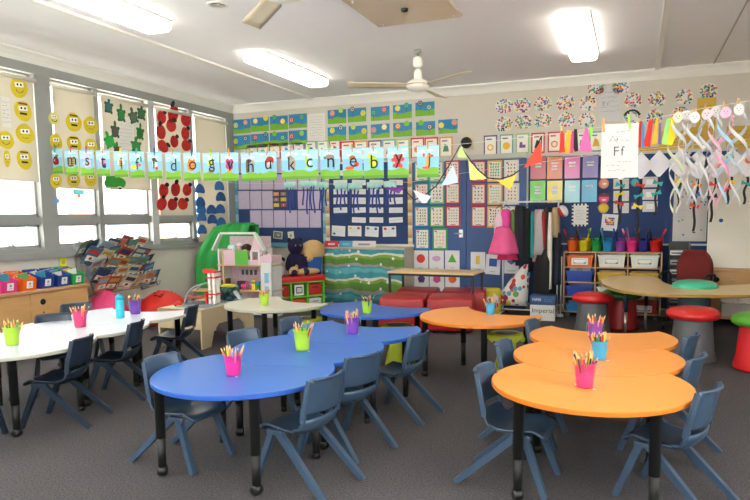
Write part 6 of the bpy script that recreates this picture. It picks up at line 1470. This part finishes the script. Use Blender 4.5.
# buckets with markers on the cubby unit
bk = [(572, 'orange', '#e2641f'), (583.5, 'yellow', '#e0cc22'), (596, 'green', '#1f9a50'), (607.5, 'light blue', '#2d8fd0'), (620, 'purple', '#8a3f9f'), (631.5, 'pink', '#e0348a'), (643, 'navy', '#26308a'), (655, 'red', '#d0231f')]
for px, cn, col in bk:
    for row, (yy, z_) in enumerate(((9.02, zc1),)):
        q = at(px, 249, Y=9.02)
        t = thing('marker_bucket', '%s bucket of markers standing on the cubby unit' % cn, 'bucket', (q.x, 9.02, zc1), 0, 'coloured buckets on the cubby unit')
        MB().lathe([(0, .002), (.05, .002), (.055, .02), (.068, .14), (.074, .142), (.074, .15), (.066, .15), (.05, .01), (0, .01)], M(col, .35, noise=.03), 20).build('body', t)
    mk = {'orange': ['red', 'brown'], 'yellow': ['black', 'yellow'], 'green': ['green', 'black'], 'light blue': ['light blue', 'dark blue'], 'purple': ['dark blue', 'purple'], 'pink': ['pink', 'brown', 'pink'], 'navy': ['brown', 'dark blue'], 'red': ['red', 'red', 'black']}[cn]
    for j, c in enumerate(mk):
        a_ = random.uniform(2.6, 3.8) if j % 2 == 0 else random.uniform(-.5, .6)
        o = single('marker', MB().lathe([(0, 0), (.011, 0), (.011, .24), (.013, .24), (.013, .32), (0, .325)], M(PENCOL[c], .35), 8), '%s marker leaning in the %s bucket' % (c, cn), 'marker', (q.x + (.02 if abs(a_) < 1 else -.02) * .5, 9.02, zc1 + .012), 0, 'markers in the %s bucket' % cn)
        o.rotation_euler = (0, random.uniform(.2, .38), a_)
    q2 = at(px + 3, 244, Y=9.17)
    t = thing('marker_bucket', '%s bucket in the rear row, behind the %s one' % (cn, cn), 'bucket', (q2.x, 9.20, zc1), 0, 'rear buckets on the cubby unit')
    MB().lathe([(0, .002), (.05, .002), (.055, .02), (.068, .17), (.074, .172), (.074, .18), (.066, .18), (.05, .01), (0, .01)], M(col, .4, noise=.03), 20).build('body', t)

# magazine stand next to the cubbies
q = at(679, 275, Y=9.0)
t = thing('paper_stand', 'black stand stacked with silvery black and white papers right of the cubbies', 'stand', (q.x, 9.0, 0))
z1_ = at(679, 243, Y=9.0).z
MB().box(-.12, .12, .2, .22, 0, z1_, M('#2a2b2d', .4)).box(-.13, -.12, 0, .22, 0, z1_, M('#2a2b2d', .4)).box(.12, .13, 0, .22, 0, z1_, M('#55585a', .4)).build('stand_frame', t)
for i in range(7):
    z = .12 + i * (z1_ - .16) / 7
    s_ = MB().box(-.12, .12, 0, .2, z, z + .008, M('#6a6d70', .3, metal=.6)).build('stand_shelf', t)
    single('paper_stack', MB().box(-.115, .11, -.02, .18, 0, .055, M('#dcdde0' if i % 2 == 0 else '#a8aaad', .3)).box(-.10, .02, -.023, -.02, .016, .034, M('#1c1c1e', .5)), 'stack of papers in the black stand, %s shelf from the floor' % ordn[i], 'papers', (q.x + random.uniform(-.01, .01), 9.0, z + .009), 0, 'paper stacks in the stand')
# low cupboard on the right
ca_ = at(700, 300, Y=8.75)
zr = .70
t = thing('low_cupboard', 'low wooden drawer cupboard under the whiteboard at the right edge', 'cupboard', (ca_.x - .12, 8.75, 0))
MB().box(0, 1.5, 0, .5, .45, zr, OAK).box(0, 1.5, .46, .48, .12, .45, OAK).box(0, .02, 0, .5, 0, .45, OAK).box(1.48, 1.5, 0, .5, 0, .45, OAK).box(0, 1.5, 0, .48, .10, .12, OAK).build('carcass', t)
MB().rbox(-.02, 1.52, -.02, .52, zr, zr + .025, .004, OAK).build('worktop', t)
for i in range(2):
    d = MB().rbox(.01 + i * .74, .74 + i * .74, -.012, 0, .48, zr - .01, .003, OAK).build('drawer', t)
    k = MB(); k.T = Matrix.Translation((.30 + i * .74, -.013, .60)) @ Matrix.Rotation(PI / 2, 4, 'X'); k.lathe([(.032, 0), (.032, .003), (0, .003)], M('#0d0c0b', .8), 20); k.build('finger_hole', d)
    k = MB(); k.T = Matrix.Translation((.47 + i * .74, -.013, .60)) @ Matrix.Rotation(PI / 2, 4, 'X'); k.lathe([(.012, 0), (.012, .006), (0, .006)], STEEL, 12); k.build('lock', d)
bx = at(731, 310, Y=8.8)
single('storage_tub', MB().box(-.1, .3, 0, .2, 0, .16, M('#b9b9b4', .5)), 'pale grey box of papers in the open shelf of the right cupboard', 'box', (bx.x, 8.82, .121))
for i in range(5):
    leafbook((bx.x - .06 + i * .08, 8.9, .285), (.13, .19, .006), ['#d9d6d0', '#c9c5bd', '#e0ddd8'][i % 3], 'loose paper sheet leaning out of the pale grey box', 'paper', 'papers in the pale grey box', (random.uniform(-.3, .2), random.uniform(-.6, .6), random.uniform(-.3, .3)), 'paper_sheet')
# whiteboard leaning on the cupboard
wa = at(707.5, 264, Y=8.95); wt2 = at(714.5, 168, Y=9.2)
wz0, wz1 = zr + .028, at(712, 166, Y=9.2).z
t = thing('whiteboard', 'large off-white magnetic whiteboard leaning above the right cupboard', 'whiteboard', (wa.x, 8.97, wz0), math.radians(-5))
t.rotation_euler = (math.radians(-7), 0, math.radians(-5))
Hb = wz1 - wz0
MB().box(0, 1.75, 0, .015, 0, Hb, M('#cfcabd', .25, noise=.03, scale=4)).build('board', t)
MB().box(-.01, 1.76, -.004, .018, -.012, .006, M('#8a7a5a', .4)).build('bottom_frame', t)
MB().box(-.012, .0, -.003, .017, 0, Hb, M('#c9c9c4', .3)).build('side_frame', t)
mb = MB(); mb.T = Matrix.Translation((.14, 0, .62)) @ Matrix.Rotation(PI / 2, 4, 'X'); mb.lathe([(.026, 0), (.024, .012), (0, .012)], M('#2358b0', .4), 14); mb.build('magnet', t)
# red office chair
oc = at(692, 300, Y=8.05)
t = thing('office_chair', 'dark red upholstered office chair with black armrests behind the kidney table', 'chair', (oc.x - .05, 8.36, 0), math.radians(-32))
RC = M('#6e1f1d', .9, noise=.12, scale=120, bump=.2)
n = 24; ow, oh = .235, .30
t.scale = (.92, .92, 1)
P = []
for j in range(9):
    v = -1 + 2 * j / 8; row = []
    for i in range(9):
        u = -1 + 2 * i / 8; w_ = ow * (1 - .18 * max(0, v) ** 2 - .05 * max(0, -v)) 
        row.append((u * w_ * math.sqrt(max(0, 1 - .62 * max(0, v) ** 3 * 1)) , .22 + .05 * (1 - u * u) * -0 - .04 * u * u, .76 + v * .225 * (1 - .16 * u * u * (1 if v > 0 else .4))))
    P.append(row)
MB().shell(P, .05, RC).build('backrest', t)
MB().rbox(-.24, .24, -.25, .2, .43, .51, .03, RC).build('seat', t)
MB().bar((0, .22, .50), (0, .25, .62), .07, .02, BLACK).build('back_support', t)
for s in (-1, 1): MB().tube([(s * .24, -.08, .46), (s * .31, -.1, .50), (s * .31, -.1, .67), (s * .31, -.06, .70), (s * .31, .12, .70), (s * .31, .16, .67), (s * .29, .14, .50), (s * .22, .1, .46)], .018, BLACK, 8).build('armrest', t)
MB().lathe([(.025, .08), (.025, .43)], BLACK, 12).build('gas_column', t)
for i in range(5):
    a = 2 * PI * i / 5; l = MB().bar((0, 0, .10), (.27 * math.cos(a), .27 * math.sin(a), .07), .05, .03, BLACK, (-math.sin(a), math.cos(a), 0), .03, .02).build('base_arm', t)
    MB().lathe([(.02, 0), (.026, .025), (.02, .05)], BLACK, 10, c=(.27 * math.cos(a), .27 * math.sin(a), 0)).build('caster', l)
# kidney table
zk = .62
kp = [(600, 279.5), (603, 284), (612, 288), (622, 290.5), (640, 293), (660, 294.3), (690, 295), (720, 295.3), (750, 295)]
Kf = [at(x, y, Z=zk) for x, y in kp]
inner = [at(x, y, Z=zk) for x, y in ((750, 284), (720, 285.5), (690, 286.5), (676, 285.5), (668, 284), (663, 281.5), (660, 278.5), (654, 276.3), (640, 275.3), (620, 275.2), (606, 276.5))]
out = [(p.x, min(p.y, 8.80)) for p in Kf] + [(1.55, 6.98), (1.95, 7.35), (2.05, 7.85), (1.95, 8.25), (1.75, 8.45), (1.55, 8.35), (1.42, 8.0)] + [(p.x, min(p.y, 8.80)) for p in inner]
t = thing('kidney_table', 'pale timber kidney-shaped teacher table at the right with grey legs', 'table', (0, 0, 0))
MB().prism(out, zk - .03, zk, wood('#c9a870', '#dcc08c', .28, (3, 3, 3)), M('#a07c3c', .4), bev=.005).build('tabletop', t)
for x, y, c in ((-.06, 7.65, '#1f2f45'), (.17, 8.25, '#141618'), (.78, 7.5, '#1f2f45'), (1.75, 7.7, '#1f2f45')):
    MB().lathe([(.024, .30), (.024, zk - .03)], M(c, .4), 12, c=(x, y, 0)).lathe([(.018, 0), (.018, .3)], STEEL, 12, c=(x, y, 0)).build('leg', t)
# wobble stools
def stool(x, y, cc, bc, label, s=1.0, h=.46):
    t = thing('mushroom_stool', label, 'stool', (x, y, 0), 0, 'mushroom stools with coloured caps'); t.scale = (s, s, 1)
    MB().lathe([(0, .0), (.19, .0), (.225, .015), (.228, .035), (.205, .12), (.18, h - .12), (.175, h - .10)], M(bc, .5, noise=.04), 36).build('base', t)
    MB().lathe([(.17, h - .12), (.22, h - .115), (.25, h - .095), (.258, h - .07), (.245, h - .04), (.20, h - .015), (.12, h - .003), (0, h)], M(cc, .28, noise=.03), 40).build('cap', t)
st = at(691.5, 361, Z=.0); stool(.57, 6.62, '#c41e1e', '#56595d', 'large mushroom stool with red cap and grey base before the kidney table', .96, .535)
stool(-.44, 7.82, '#c41e1e', '#565a5f', 'mushroom stool with red cap and grey base left of the kidney table', .95, .50)
stool(-.12, 8.22, '#1c5a28', '#a81a1e', 'mushroom stool with dark green cap and red base behind the kidney table leg', .95, .50)
g_ = at(757, 330, Y=6.45); stool(g_.x + .03, 6.4, '#4c9a22', '#cc1a22', 'mushroom stool with lime green cap and red base at the right photo edge', 1.0, .53)
tq = at(692, 281, Z=.64)
stool(.66, 7.62, '#3fb492', '#3a5f6a', 'turquoise-capped stool half hidden inside the hollow of the kidney table', .92, .70)
